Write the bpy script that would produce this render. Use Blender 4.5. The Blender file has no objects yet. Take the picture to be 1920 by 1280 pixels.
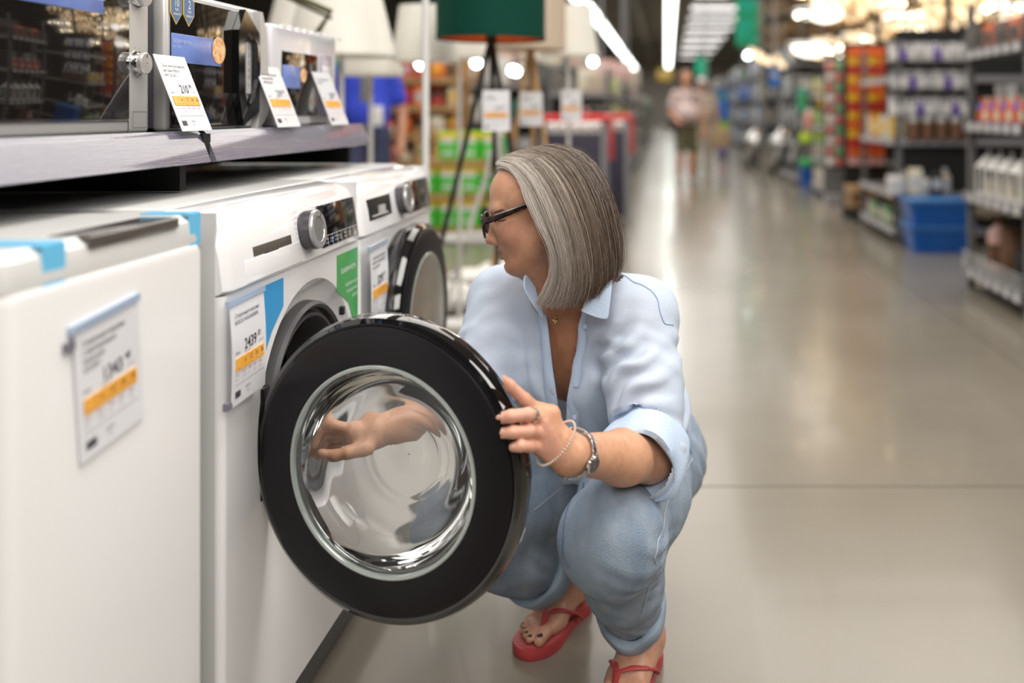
import bpy, bmesh, math, random
import numpy as np
from mathutils import Vector, Matrix
random.seed(7); rng = np.random.default_rng(7)
scene = bpy.context.scene
COL = scene.collection
PI = math.pi
FX, VX, VY, EYE = 1740.0, 1250.0, 208.0, 1.10     # lens in pixels, vanishing point, eye height

# ---------------------------------------------------------------- camera, world, lights, exposure
cam_d = bpy.data.cameras.new('camera'); cam = bpy.data.objects.new('camera', cam_d); COL.objects.link(cam)
cam.location = (0, 0, EYE); cam.rotation_euler = (PI/2, 0, 0)
cam_d.sensor_width = 36; cam_d.lens = 36*FX/1920
cam_d.shift_x = (960-VX)/1920; cam_d.shift_y = -(640-VY)/1920
cam_d.clip_start = .05; cam_d.clip_end = 300
cam_d.dof.use_dof = True; cam_d.dof.focus_distance = 1.60; cam_d.dof.aperture_fstop = 1.5
scene.camera = cam
w = bpy.data.worlds.new('world'); scene.world = w; w.use_nodes = True
w.node_tree.nodes['Background'].inputs[0].default_value = (1.0, .955, .90, 1)
w.node_tree.nodes['Background'].inputs[1].default_value = .30
vs = scene.view_settings
scene.display_settings.display_device = 'sRGB'
vs.view_transform = 'Standard'; vs.look = 'None'; vs.gamma = 1; vs.use_curve_mapping = False; vs.exposure = -0.20
def area(name, loc, size, power, color=(1, .96, .90), target=None):
    l = bpy.data.lights.new(name, 'AREA'); l.shape = 'RECTANGLE'; l.size, l.size_y = size; l.energy = power; l.color = color
    o = bpy.data.objects.new(name, l); COL.objects.link(o); o.location = loc
    if target: o.rotation_euler = (Vector(target)-Vector(loc)).to_track_quat('-Z', 'Y').to_euler()
    return o
area('aisle_and_fill_lamp', (.2, .6, 4.0), (1.6, 2.6), 130)
area('aisle_and_fill_lamp', (3.2, 1.6, 3.8), (1.6, 3.0), 150, target=(-.6, 1.7, .5))  # added fill from across the aisle, aimed at the machine fronts
area('aisle_and_fill_lamp', (.9, -2.6, 3.4), (2.6, 1.6), 120, target=(-.3, 1.8, .6))  # added fill behind the camera for surfaces turned towards it
area('aisle_and_fill_lamp', (-2.6, .8, 4.0), (.4, 3.0), 60)
area('aisle_and_fill_lamp', (-.4, 5.6, 4.3), (2.6, 3.6), 110)
area('aisle_and_fill_lamp', (-3.2, 5.6, 4.3), (2.0, 4.0), 130)
area('aisle_and_fill_lamp', (2.6, 8.6, 4.6), (3.2, 5.5), 230)  # lights ahead are widened, without fixtures, so floor reflections stay soft
area('aisle_and_fill_lamp', (-.6, 13.0, 4.8), (3.4, 8.0), 260)
area('aisle_and_fill_lamp', (-4.5, 13.0, 4.8), (3.0, 8.0), 240)
area('aisle_and_fill_lamp', (.4, 25.0, 5.0), (5, 12.0), 450)
area('aisle_and_fill_lamp', (.4, 46.0, 5.1), (6, 20.0), 700)
area('aisle_and_fill_lamp', (.4, 72.0, 5.1), (8, 14.0), 700)  # added fill that brightens the dark end of the aisle

# ---------------------------------------------------------------- helpers
def P(X, Y, y):
    """point at depth y metres that the photograph shows at pixel X, Y"""
    return Vector(((X-VX)*y/FX, y, EYE-(Y-VY)*y/FX))
MATS = {}
def mat(name, col=(.8, .8, .8), rough=.5, metal=0., spec=.5, noise=None, bump=0., bscale=60., coat=0., emit=None, es=1., trans=0., alpha=1., ior=1.45, sss=0., stretch=None, attr=None, sheen=0.):
    if name in MATS: return MATS[name]
    m = bpy.data.materials.new(name); m.use_nodes = True; nt = m.node_tree; b = nt.nodes['Principled BSDF']; I = b.inputs
    c = (*col, 1)
    I['Base Color'].default_value = c; I['Roughness'].default_value = rough; I['Metallic'].default_value = metal
    I['Specular IOR Level'].default_value = spec; I['Coat Weight'].default_value = coat; I['Coat Roughness'].default_value = .06
    I['Transmission Weight'].default_value = trans; I['Alpha'].default_value = alpha; I['IOR'].default_value = ior
    I['Sheen Weight'].default_value = sheen
    if sss: I['Subsurface Weight'].default_value = sss; I['Subsurface Radius'].default_value = (.012, .005, .003); I['Subsurface Scale'].default_value = 1.0
    if emit: I['Emission Color'].default_value = (*emit, 1); I['Emission Strength'].default_value = es
    tc = nt.nodes.new('ShaderNodeTexCoord'); mp = nt.nodes.new('ShaderNodeMapping'); nt.links.new(tc.outputs['Object'], mp.inputs[0])
    if stretch: mp.inputs['Scale'].default_value = stretch
    src = None
    if attr:
        a = nt.nodes.new('ShaderNodeAttribute'); a.attribute_name = attr; src = a.outputs['Color']; nt.links.new(src, I['Base Color'])
    if noise:                       # (scale, other colour, low, high)
        n = nt.nodes.new('ShaderNodeTexNoise'); n.inputs['Scale'].default_value = noise[0]; n.inputs['Detail'].default_value = 6
        nt.links.new(mp.outputs[0], n.inputs['Vector'])
        r = nt.nodes.new('ShaderNodeMapRange'); r.inputs[1].default_value = noise[2] if len(noise) > 2 else .35; r.inputs[2].default_value = noise[3] if len(noise) > 3 else .65
        nt.links.new(n.outputs[0], r.inputs[0])
        mx = nt.nodes.new('ShaderNodeMix'); mx.data_type = 'RGBA'; nt.links.new(r.outputs[0], mx.inputs[0])
        mx.inputs[6].default_value = c; mx.inputs[7].default_value = (*noise[1], 1)
        if src is not None:
            mx.blend_type = 'MULTIPLY'; nt.links.new(src, mx.inputs[6])
        nt.links.new(mx.outputs[2], I['Base Color'])
    if bump:
        n2 = nt.nodes.new('ShaderNodeTexNoise'); n2.inputs['Scale'].default_value = bscale; n2.inputs['Detail'].default_value = 4
        nt.links.new(mp.outputs[0], n2.inputs['Vector'])
        bp = nt.nodes.new('ShaderNodeBump'); bp.inputs['Strength'].default_value = bump; bp.inputs['Distance'].default_value = .004
        nt.links.new(n2.outputs[0], bp.inputs['Height']); nt.links.new(bp.outputs[0], I['Normal'])
    MATS[name] = m
    return m
def thin_glass(name, tint=(1, 1, 1), bump=0., bscale=12., extra=.0):
    if name in MATS: return MATS[name]
    m = bpy.data.materials.new(name); m.use_nodes = True; nt = m.node_tree; nt.nodes.remove(nt.nodes['Principled BSDF'])
    out = nt.nodes['Material Output']; tr = nt.nodes.new('ShaderNodeBsdfTransparent'); tr.inputs[0].default_value = (*tint, 1)
    gl = nt.nodes.new('ShaderNodeBsdfGlossy'); gl.inputs['Roughness'].default_value = .02
    fr = nt.nodes.new('ShaderNodeFresnel'); fr.inputs[0].default_value = 1.5
    ad = nt.nodes.new('ShaderNodeMath'); ad.operation = 'ADD'; ad.inputs[1].default_value = extra; ad.use_clamp = True
    mx = nt.nodes.new('ShaderNodeMixShader'); nt.links.new(fr.outputs[0], ad.inputs[0]); nt.links.new(ad.outputs[0], mx.inputs[0])
    nt.links.new(tr.outputs[0], mx.inputs[1]); nt.links.new(gl.outputs[0], mx.inputs[2]); nt.links.new(mx.outputs[0], out.inputs[0])
    if bump:
        tc = nt.nodes.new('ShaderNodeTexCoord'); n = nt.nodes.new('ShaderNodeTexNoise'); n.inputs['Scale'].default_value = bscale; n.inputs['Detail'].default_value = 1
        nt.links.new(tc.outputs['Object'], n.inputs['Vector']); bp = nt.nodes.new('ShaderNodeBump'); bp.inputs['Strength'].default_value = bump; bp.inputs['Distance'].default_value = .02
        nt.links.new(n.outputs[0], bp.inputs['Height']); nt.links.new(bp.outputs[0], gl.inputs['Normal']); nt.links.new(bp.outputs[0], fr.inputs['Normal'])
    MATS[name] = m
    return m

def new_obj(name, me, m=None, parent=None, smooth=True):
    if m is not None:
        for q in (m if isinstance(m, (list, tuple)) else [m]): me.materials.append(q)
    o = bpy.data.objects.new(name, me); COL.objects.link(o)
    if parent is not None: o.parent = parent
    if smooth and len(me.polygons):
        me.polygons.foreach_set('use_smooth', np.ones(len(me.polygons), bool))
    return o
def tag(o, label=None, cat=None, group=None, kind=None):
    if label: o['label'] = label
    if cat: o['category'] = cat
    if group: o['group'] = group
    if kind: o['kind'] = kind
    return o
def empty(name, loc=(0, 0, 0), label=None, cat=None, group=None, rz=0.):
    o = bpy.data.objects.new(name, None); COL.objects.link(o); o.location = loc; o.rotation_euler = (0, 0, rz); o.empty_display_size = .05
    return tag(o, label, cat, group)
def copy_tree(o, parent=None, loc=None, label=None, rz=None):
    c = o.copy(); COL.objects.link(c)
    if parent is not None: c.parent = parent
    if loc is not None: c.location = loc
    if rz is not None: c.rotation_euler[2] = rz
    if label: c['label'] = label
    for ch in list(o.children): copy_tree(ch, c)
    return c
class MB:
    """collects shapes; build() links them as ONE mesh object"""
    def __init__(s): s.v = []; s.f = []; s.mi = []; s.cur = 0
    def add(s, vs, fs):
        n = len(s.v); s.v += [tuple(p) for p in vs]
        for f in fs: s.f.append(tuple(i+n for i in f)); s.mi.append(s.cur)
        return s
    def box(s, lo, hi, bev=0., M=None):
        lo = list(lo); hi = list(hi)
        for i in range(3):
            if lo[i] > hi[i]: lo[i], hi[i] = hi[i], lo[i]
        if bev <= 0:
            vs = [(x, y, z) for z in (lo[2], hi[2]) for y in (lo[1], hi[1]) for x in (lo[0], hi[0])]
            fs = [(0, 2, 3, 1), (4, 5, 7, 6), (0, 1, 5, 4), (2, 6, 7, 3), (0, 4, 6, 2), (1, 3, 7, 5)]
        else:
            bev = min(bev, .49*min(hi[i]-lo[i] for i in range(3)))
            bm = bmesh.new(); bmesh.ops.create_cube(bm, size=1)
            for v in bm.verts: v.co = Vector(((lo[i]+hi[i])/2+v.co[i]*(hi[i]-lo[i]) for i in range(3)))
            bmesh.ops.bevel(bm, geom=bm.edges[:], offset=bev, segments=3, affect='EDGES', profile=.5)
            bm.verts.index_update(); vs = [tuple(v.co) for v in bm.verts]; fs = [tuple(v.index for v in f.verts) for f in bm.faces]; bm.free()
        if M is not None: vs = [M @ Vector(p) for p in vs]
        return s.add(vs, fs)
    def tube(s, pts, r, n=8, cap=True, closed=False, flat=None):
        pts = [Vector(p) for p in pts]; rs = r if isinstance(r, (list, tuple)) else [r]*len(pts)
        vs = []; fs = []; N = len(pts); up = None
        for i, p in enumerate(pts):
            if closed: t = (pts[(i+1) % N]-pts[i-1])
            else: t = pts[min(i+1, N-1)]-pts[max(i-1, 0)]
            if t.length < 1e-9: t = Vector((0, 0, 1))
            t.normalize()
            if up is None:
                up = Vector((0, 0, 1)) if abs(t.z) < .9 else Vector((1, 0, 0))
            a = t.cross(up)
            if a.length < 1e-6: a = t.cross(Vector((0, 1, 0)))
            a.normalize(); b = a.cross(t); b.normalize(); up = b
            fa, fb = flat if flat else (1, 1)
            for k in range(n):
                q = 2*PI*k/n; vs.append(p+a*math.cos(q)*rs[i]*fa+b*math.sin(q)*rs[i]*fb)
        for i in range(N if closed else N-1):
            j = (i+1) % N
            for k in range(n): fs.append((i*n+k, j*n+k, j*n+(k+1) % n, i*n+(k+1) % n))
        if cap and not closed:
            fs.append(tuple(range(n))); fs.append(tuple((N-1)*n+k for k in reversed(range(n))))
        return s.add(vs, fs)
    def lathe(s, prof, n=48, M=None, closed=False):
        """profile of (radius, height) turned about local z; M places it"""
        vs = []; fs = []
        for r, z in prof:
            for k in range(n): a = 2*PI*k/n; vs.append(Vector((r*math.cos(a), r*math.sin(a), z)))
        m = len(prof)
        for i in range(m if closed else m-1):
            j = (i+1) % m
            for k in range(n): fs.append((i*n+k, i*n+(k+1) % n, j*n+(k+1) % n, j*n+k))
        if M is not None: vs = [M @ p for p in vs]
        return s.add(vs, fs)
    def ball(s, c, r, n=10, m=7):
        r = r if isinstance(r, (list, tuple)) else (r, r, r); vs = []; fs = []
        for i in range(m+1):
            t = PI*i/m
            for k in range(n):
                a = 2*PI*k/n; vs.append((c[0]+r[0]*math.sin(t)*math.cos(a), c[1]+r[1]*math.sin(t)*math.sin(a), c[2]+r[2]*math.cos(t)))
        for i in range(m):
            for k in range(n): fs.append((i*n+k, (i+1)*n+k, (i+1)*n+(k+1) % n, i*n+(k+1) % n))
        return s.add(vs, fs)
    def prism(s, poly, lo, hi, M=None):
        """polygon of (x, y) extruded along local z from lo to hi"""
        n = len(poly); vs = [Vector((x, y, lo)) for x, y in poly]+[Vector((x, y, hi)) for x, y in poly]
        fs = [tuple(reversed(range(n))), tuple(range(n, 2*n))]+[(i, (i+1) % n, n+(i+1) % n, n+i) for i in range(n)]
        if M is not None: vs = [M @ p for p in vs]
        return s.add(vs, fs)
    def build(s, name, m, parent=None, smooth=True, ang=35, off=None):
        me = bpy.data.meshes.new(name)
        vs = s.v if off is None else [(x-off[0], y-off[1], z-off[2]) for x, y, z in s.v]
        me.from_pydata(vs, [], s.f); me.update()
        o = new_obj(name, me, m, parent, smooth)
        if isinstance(m, (list, tuple)) and any(s.mi): me.polygons.foreach_set('material_index', s.mi)
        if smooth: me.set_sharp_from_angle(angle=math.radians(ang))
        return o
def frame(o, ux, uy, uz=None):
    """matrix with columns ux, uy, uz at origin o"""
    ux = Vector(ux).normalized(); uy = Vector(uy); uy = (uy-ux*uy.dot(ux)).normalized(); uz = ux.cross(uy)
    M = Matrix.Identity(4)
    for i in range(3): M[i][0] = ux[i]; M[i][1] = uy[i]; M[i][2] = uz[i]; M[i][3] = o[i]
    return M
_fontcache = {}
def text_mesh(txt, size, bold=False, align='LEFT'):
    key = (txt, size, bold, align)
    if key in _fontcache: return _fontcache[key]
    cu = bpy.data.curves.new('t', 'FONT'); cu.body = txt; cu.size = size; cu.align_x = align; cu.resolution_u = 2
    if bold: cu.offset = size*.010
    o = bpy.data.objects.new('t', cu); COL.objects.link(o)
    dg = bpy.context.evaluated_depsgraph_get(); dg.update()
    me = o.evaluated_get(dg).to_mesh(); vs = [v.co.copy() for v in me.vertices]; fs = [tuple(p.vertices) for p in me.polygons]
    o.evaluated_get(dg).to_mesh_clear(); bpy.data.objects.remove(o); bpy.data.curves.remove(cu)
    _fontcache[key] = (vs, fs)
    return vs, fs
def add_text(mb, txt, size, M, x, y, z=.0, bold=False, align='LEFT', sx=1.):
    vs, fs = text_mesh(txt, size, bold, align)
    mb.add([M @ Vector((v.x*sx+x, v.y+y, z)) for v in vs], fs)

# ---- implicit surfaces: tapered capsules and ellipsoids blended into one skin, meshed with surface nets
def nets(D, lo, h):
    S = D < 0
    nx, ny, nz = D.shape
    c = np.zeros((nx-1, ny-1, nz-1), np.uint8)
    for i in (0, 1):
        for j in (0, 1):
            for k in (0, 1): c += S[i:nx-1+i, j:ny-1+j, k:nz-1+k]
    act = np.argwhere((c > 0) & (c < 8))
    idx = -np.ones(c.shape, np.int64); idx[act[:, 0], act[:, 1], act[:, 2]] = np.arange(len(act))
    acc = np.zeros((len(act), 3)); cnt = np.zeros(len(act))
    A = act
    for ax in range(3):
        o1, o2 = [q for q in range(3) if q != ax]
        for a in (0, 1):
            for b in (0, 1):
                p = A.copy(); p[:, o1] += a; p[:, o2] += b; q = p.copy(); q[:, ax] += 1
                d0 = D[p[:, 0], p[:, 1], p[:, 2]]; d1 = D[q[:, 0], q[:, 1], q[:, 2]]
                mk = (d0 < 0) != (d1 < 0); t = np.where(mk, d0/np.where(mk, d0-d1, 1), 0)
                pt = p.astype(float); pt[:, ax] += t
                acc[mk] += pt[mk]; cnt[mk] += 1
    V = acc/np.maximum(cnt, 1)[:, None]*h+np.array(lo)
    F = []
    for ax in range(3):
        sl0 = [slice(None)]*3; sl1 = [slice(None)]*3; sl0[ax] = slice(0, -1); sl1[ax] = slice(1, None)
        E = S[tuple(sl0)] != S[tuple(sl1)]
        e = np.argwhere(E); o1, o2 = (ax+1) % 3, (ax+2) % 3
        ok = (e[:, o1] > 0) & (e[:, o2] > 0) & (e[:, o1] < D.shape[o1]-1) & (e[:, o2] < D.shape[o2]-1); e = e[ok]
        def g(a, b):
            q = e.copy(); q[:, o1] -= a; q[:, o2] -= b; return idx[q[:, 0], q[:, 1], q[:, 2]]
        quad = np.stack([g(1, 1), g(0, 1), g(0, 0), g(1, 0)], 1)
        ins = S[e[:, 0], e[:, 1], e[:, 2]]
        quad[~ins] = quad[~ins][:, ::-1]; F.append(quad)
    F = np.concatenate(F); F = F[(F >= 0).all(1)]
    return V, F
def cap(a, b, ra, rb=None, k=.01, sub=False, tagc=0):
    return ('c', np.array(a, float), np.array(b, float), ra, ra if rb is None else rb, k, sub)
def ell(c, r, R=None, k=.01, sub=False):
    return ('e', np.array(c, float), np.array(r, float), np.eye(3) if R is None else np.array(R, float), None, k, sub)
def field(prims, lo, hi, h, extra=None):
    lo = np.array(lo, float); hi = np.array(hi, float); n = np.ceil((hi-lo)/h).astype(int)+1
    D = np.full(n, .05, np.float32)
    ax = [lo[i]+h*np.arange(n[i]) for i in range(3)]
    for p in prims:
        k = p[5]; mg = k+3*h
        if p[0] == 'c': bl = np.minimum(p[1]-p[3], p[2]-p[4])-mg; bh = np.maximum(p[1]+p[3], p[2]+p[4])+mg
        else: R = max(p[2]); bl = p[1]-R-mg; bh = p[1]+R+mg
        i0 = np.clip(np.floor((bl-lo)/h).astype(int), 0, n); i1 = np.clip(np.ceil((bh-lo)/h).astype(int)+1, 0, n)
        if (i1 <= i0).any(): continue
        sl = tuple(slice(i0[i], i1[i]) for i in range(3))
        X = ax[0][sl[0]][:, None, None]; Y = ax[1][sl[1]][None, :, None]; Z = ax[2][sl[2]][None, None, :]
        if p[0] == 'c':
            a, b = p[1], p[2]; ab = b-a; L = max(ab @ ab, 1e-12)
            t = np.clip(((X-a[0])*ab[0]+(Y-a[1])*ab[1]+(Z-a[2])*ab[2])/L, 0, 1)
            d = np.sqrt((X-a[0]-t*ab[0])**2+(Y-a[1]-t*ab[1])**2+(Z-a[2]-t*ab[2])**2)-(p[3]+(p[4]-p[3])*t)
        else:
            R = p[3]; r = p[2]; q = [(X-p[1][0])*R[i][0]+(Y-p[1][1])*R[i][1]+(Z-p[1][2])*R[i][2] for i in range(3)]
            k0 = np.sqrt(sum((q[i]/r[i])**2 for i in range(3))); k1 = np.sqrt(sum((q[i]/r[i]**2)**2 for i in range(3)))
            d = k0*(k0-1)/np.maximum(k1, 1e-6)
        d0 = D[sl]
        if p[6]:
            hh = np.maximum(k-np.abs(d0+d), 0)/k; D[sl] = np.maximum(d0, -d)+hh*hh*k*.25
        else:
            hh = np.maximum(k-np.abs(d0-d), 0)/k; D[sl] = np.minimum(d0, d)-hh*hh*k*.25
    if extra is not None: D = extra(D, ax[0][:, None, None], ax[1][None, :, None], ax[2][None, None, :])
    return D, lo
def smooth_mesh(V, F, it=2, lam=.5):
    E = np.concatenate([F[:, [0, 1]], F[:, [1, 2]], F[:, [2, 3]], F[:, [3, 0]]]); 
    for _ in range(it):
        s = np.zeros_like(V); n = np.zeros(len(V))
        for c in range(3): s[:, c] = np.bincount(E[:, 0], V[E[:, 1], c], len(V))+np.bincount(E[:, 1], V[E[:, 0], c], len(V))
        n = np.bincount(E[:, 0], minlength=len(V))+np.bincount(E[:, 1], minlength=len(V))
        V = V+lam*(s/np.maximum(n, 1)[:, None]-V)
    return V
def skin(prims, lo, hi, h, it=2, extra=None):
    D, l = field(prims, lo, hi, h, extra); V, F = nets(D, l, h); V = smooth_mesh(V, F, it)
    return V, F
def mesh_np(name, V, F, m=None, parent=None, smooth=True):
    me = bpy.data.meshes.new(name); n = len(V); F = np.asarray(F); c = F.shape[1]
    me.vertices.add(n); me.vertices.foreach_set('co', np.asarray(V, np.float32).ravel())
    me.loops.add(len(F)*c); me.loops.foreach_set('vertex_index', F.astype(np.int32).ravel())
    me.polygons.add(len(F)); me.polygons.foreach_set('loop_start', np.arange(0, len(F)*c, c, dtype=np.int32)); me.polygons.foreach_set('loop_total', np.full(len(F), c, np.int32))
    me.update(calc_edges=True); me.validate()
    return new_obj(name, me, m, parent, smooth)
def vcol(o, C, name='tint'):
    a = o.data.color_attributes.new(name, 'FLOAT_COLOR', 'POINT'); C = np.concatenate([C, np.ones((len(C), 1))], 1); a.data.foreach_set('color', C.astype(np.float32).ravel())
# ---------------------------------------------------------------- materials
WHITE = mat('white_enamel', (.86, .85, .86), .22, coat=.5)
WHITE2 = mat('white_plastic', (.87, .86, .87), .14, coat=.8)
GREYW = mat('grey_white_steel', (.66, .66, .66), .35)
BLACKG = mat('black_gloss', (.006, .006, .007), .05, coat=1)
BLACKM = mat('black_satin_plastic', (.010, .009, .011), .38, spec=.3)
BLACK = mat('black_matt', (.012, .012, .012), .6)
CHROME = mat('chrome', (.75, .75, .76), .12, 1)
SILVER = mat('brushed_silver', (.55, .54, .53), .3, .85)
SILVERP = mat('silver_paint', (.62, .61, .60), .35, .3)
RUBBER = mat('grey_rubber', (.06, .06, .062), .45)
DARKGREY = mat('dark_grey', (.10, .10, .11), .4)
LIPM = mat('clear_price_rail', (.15, .14, .195), .16, coat=1, bump=.6, bscale=40, stretch=(14, .6, 14))
CARD = mat('white_card', (.86, .86, .90), .25, coat=.7)
INK = mat('black_ink', (.03, .03, .045), .5)
GREYINK = mat('grey_ink', (.30, .30, .34), .5)
REDINK = mat('red_ink', (.6, .08, .10), .5)
ORANGE = mat('orange_print', (.95, .46, .07), .35)
BLUETAPE = mat('blue_tape', (.16, .55, .85), .35)
PLINTH = mat('grey_plinth', (.15, .145, .14), .5)

# ---------------------------------------------------------------- the hall
CONC = mat('polished_concrete', (.175, .155, .122), .22, noise=(.9, (.235, .208, .168), .3, .7), coat=.12, bump=.05, bscale=3)
fl = MB().box((-30, -12, -.30), (34, 84, -.012)).build('floor', mat('floor_joint', (.10, .09, .08), .8), None, False); tag(fl, kind='structure')
xs = [-30, -12, -6, 1.52, 9, 34]; ys = [-12, -4, 2.72, 9.8, 16.9, 24, 38, 60, 84]
for i in range(len(xs)-1):
    for j in range(len(ys)-1):
        MB().box((xs[i]+.003, ys[j]+.003, -.012), (xs[i+1]-.003, ys[j+1]-.003, 0)).build('concrete_slab', CONC, fl, False)
CEIL = mat('ceiling_metal', (.52, .47, .40), .7)
ce = MB().box((-30, -12, 6.2), (34, 84, 6.4)).build('ceiling', CEIL, None, False); tag(ce, kind='structure')
for y in range(-8, 84, 4): MB().box((-20, y-.1, 5.5), (24, y+.1, 6.2)).build('roof_beam', mat('beam_grey', (.40, .37, .32), .6), ce, False)
for x in (-9, -5, -1.2, 2.8, 6.5): MB().box((x-.09, -12, 5.2), (x+.09, 84, 5.5)).build('cable_tray', mat('tray_grey', (.40, .38, .34), .5), ce, False)
wb = MB().box((-30, 84, 0), (34, 84.3, 6.4)).build('wall_back', mat('back_wall', (.52, .48, .44), .8), None, False); tag(wb, kind='structure')
for nm_, a_, b_ in (('wall_left', (-30.3, -12, 0), (-30, 84, 6.4)), ('wall_right', (34, -12, 0), (34.3, 84, 6.4)), ('wall_front', (-30, -12.3, 0), (34, -12, 6.4))): tag(MB().box(a_, b_).build(nm_, mat('far_wall', (.34, .32, .29), .8), None, False), kind='structure')
TUBE = mat('lit_tube', (1, 1, 1), .5, emit=(.93, 1, .95), es=9)
def ceiling_lamp(lo, hi, label, group=None):
    c = [(lo[i]+hi[i])/2 for i in range(3)]; t = empty('ceiling_lamp', (c[0], c[1], hi[2]+.05), label, 'ceiling light', group)
    MB().box((lo[0]-c[0]-.04, lo[1]-c[1], 0), (hi[0]-c[0]+.04, hi[1]-c[1], .05)).build('housing', CEIL, t, False)
    MB().box((lo[0]-c[0], lo[1]-c[1], -.05), (hi[0]-c[0], hi[1]-c[1], 0)).build('tube', TUBE, t, False)
    for sy in (.15, .5, .85):
        y = lo[1]+(hi[1]-lo[1])*sy-c[1]; MB().box((-.01, y-.01, .05), (.01, y+.01, 6.2-hi[2])).build('hanger', DARKGREY, t, False)
ceiling_lamp((-2.35, 25.6, 3.95), (-2.10, 64, 4.0), 'long white lamp strip slanting down from upper left, left of the two')
ceiling_lamp((-2.45, 9, 3.95), (-2.25, 24.6, 4.0), 'lamp strip end at the top edge, left of the upright strip')
ceiling_lamp((.0, 16, 3.95), (.22, 62, 4.0), 'long white lamp strip hanging upright above the aisle, right of the two')
BAR = mat('lit_bar', (1, 1, 1), .5, emit=(1, .97, .97), es=2.2)
for k, y in enumerate((27, 30.6, 34, 38, 42.5, 47, 52, 58)):
    t = empty('ceiling_panel_lamp', (1.75, y, 4.5), 'white crosswise lamp bar over the aisle, %s from the camera' % ('nearest', 'second', 'third', 'fourth', 'fifth', 'sixth', 'seventh', 'farthest')[k], 'ceiling light', 'crosswise lamp bars over the aisle')
    MB().box((-.95, -.25, 0), (.95, .25, .06)).build('housing', CEIL, t, False)
    MB().box((-.93, -.22, -.05), (.93, .22, 0)).build('diffuser', BAR, t, False)
    MB().box((-.01, -.01, .06), (.01, .01, 1.7)).build('hanger', DARKGREY, t, False)

# ---------------------------------------------------------------- price tags
def price_tag(o, ux, uy, w, h, title, price, cents, label, curl=0., cells=5, holder=True, hd=0):
    """o = lower left corner, ux = along its width, uy = up; faces ux x uy"""
    M = frame(o, ux, uy); t = empty('price_tag', o, label, 'price tag'); T = Matrix.Translation(-Vector(o)) @ M
    n = 10; vs = []; fs = []
    def bend(v): return curl*math.sin(PI*v)
    for i in range(n+1):
        v = i/n
        for u in (0, w): vs += [T @ Vector((u, v*h, bend(v)-.0006)), T @ Vector((u, v*h, bend(v)+.0006))]
    for i in range(n):
        a = 4*i; b = a+4
        fs += [(a+1, a+3, b+3, b+1), (a, b, b+2, a+2), (a, a+1, b+1, b), (a+2, b+2, b+3, a+3)]
    MB().add(vs, fs).build('card', CARD, t)
    def Z(v): return bend(v/h)+.0012
    ink = MB(); L = len(title)
    for i, s in enumerate(title): add_text(ink, s, h*.058, T, w*.10, h*(.84-.065*i), Z(h*.8), sx=.92)
    add_text(ink, price, h*.155, T, w*.70, h*.50, Z(h*.55), bold=True, align='RIGHT', sx=.86)
    add_text(ink, cents, h*.085, T, w*.74, h*.56, Z(h*.57), bold=True, sx=.8)
    add_text(ink, 'Цена:', h*.035, T, w*.08, h*.495, Z(h*.5))
    for i in range(12):
        x = w*(.08+.012*i+.004*(i % 3)); ink.add([T @ Vector((a, b, Z(h*.1))) for a, b in ((x, h*.07), (x+w*.007*(1+i % 2), h*.07), (x+w*.007*(1+i % 2), h*.135), (x, h*.135))], [(0, 1, 2, 3)])
    add_text(ink, '1 200 347', h*.03, T, w*.36, h*.115, Z(h*.1)); add_text(ink, 'шт.', h*.03, T, w*.42, h*.075, Z(h*.1))
    ink.add([T @ Vector((a, b, Z(h*.2))) for a, b in ((w*.08, h*.195), (w*.92, h*.195), (w*.92, h*.198), (w*.08, h*.198))], [(0, 1, 2, 3)])
    ink.build('lettering', INK, t, False)
    nums = ['', '6', '12', '24', '36']; dg = MB()
    for i in range(cells):
        x0 = w*(.08+.168*i); c = MB().box((x0, h*.335, 0), (x0+w*.150, h*.455, .0009)); c.v = [tuple(T @ (Vector(p)+Vector((0, 0, Z(h*.4))))) for p in c.v]
        c.build('orange_cell', ORANGE, t, False)
        if i: add_text(dg, nums[i % 5], h*.075, T, x0+w*.08, h*.385, Z(h*.4)+.0014, align='CENTER', sx=.8)
        add_text(dg, 'мес.', h*.02, T, x0+w*.05, h*.35, Z(h*.4)+.0014)
    add_text(dg, 'РАССРОЧКА', h*.022, T, w*.34, h*.468, Z(h*.45)); dg.build('cell_lettering', mat('dark_print', (.16, .09, .05), .5), t, False)
    rd = MB(); gr = MB()
    for i in range(1, cells):
        add_text(rd, ('35.17', '17.58', '8.79', '5.86')[(i-1) % 4], h*.032, T, w*(.10+.168*i), h*.285, Z(h*.3)); add_text(gr, ('210.99', '211', '212', '214')[(i-1) % 4], h*.03, T, w*(.10+.168*i), h*.24, Z(h*.25))
    add_text(gr, 'платеж', h*.024, T, w*.07, h*.285, Z(h*.3)); add_text(gr, 'итого', h*.024, T, w*.07, h*.24, Z(h*.25)); add_text(gr, 'рублей', h*.03, T, w*.76, h*.50, Z(h*.5))
    rd.build('red_figures', REDINK, t, False); gr.build('grey_figures', GREYINK, t, False)
    if holder:
        MB().box((-w*.04, h*.97, -.004), (w*1.02, h*1.03, .003)).build('holder', mat('blue_clear_holder', (.40, .50, .66), .15, coat=1), t, False).data.transform(T)
        MB().box((-w*.12, hd*h, -.006), (w*.02, hd*h+h*.07, .001)).build('clip', mat('grey_clip', (.20, .19, .23), .3), t, False).data.transform(T)
    return t

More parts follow.
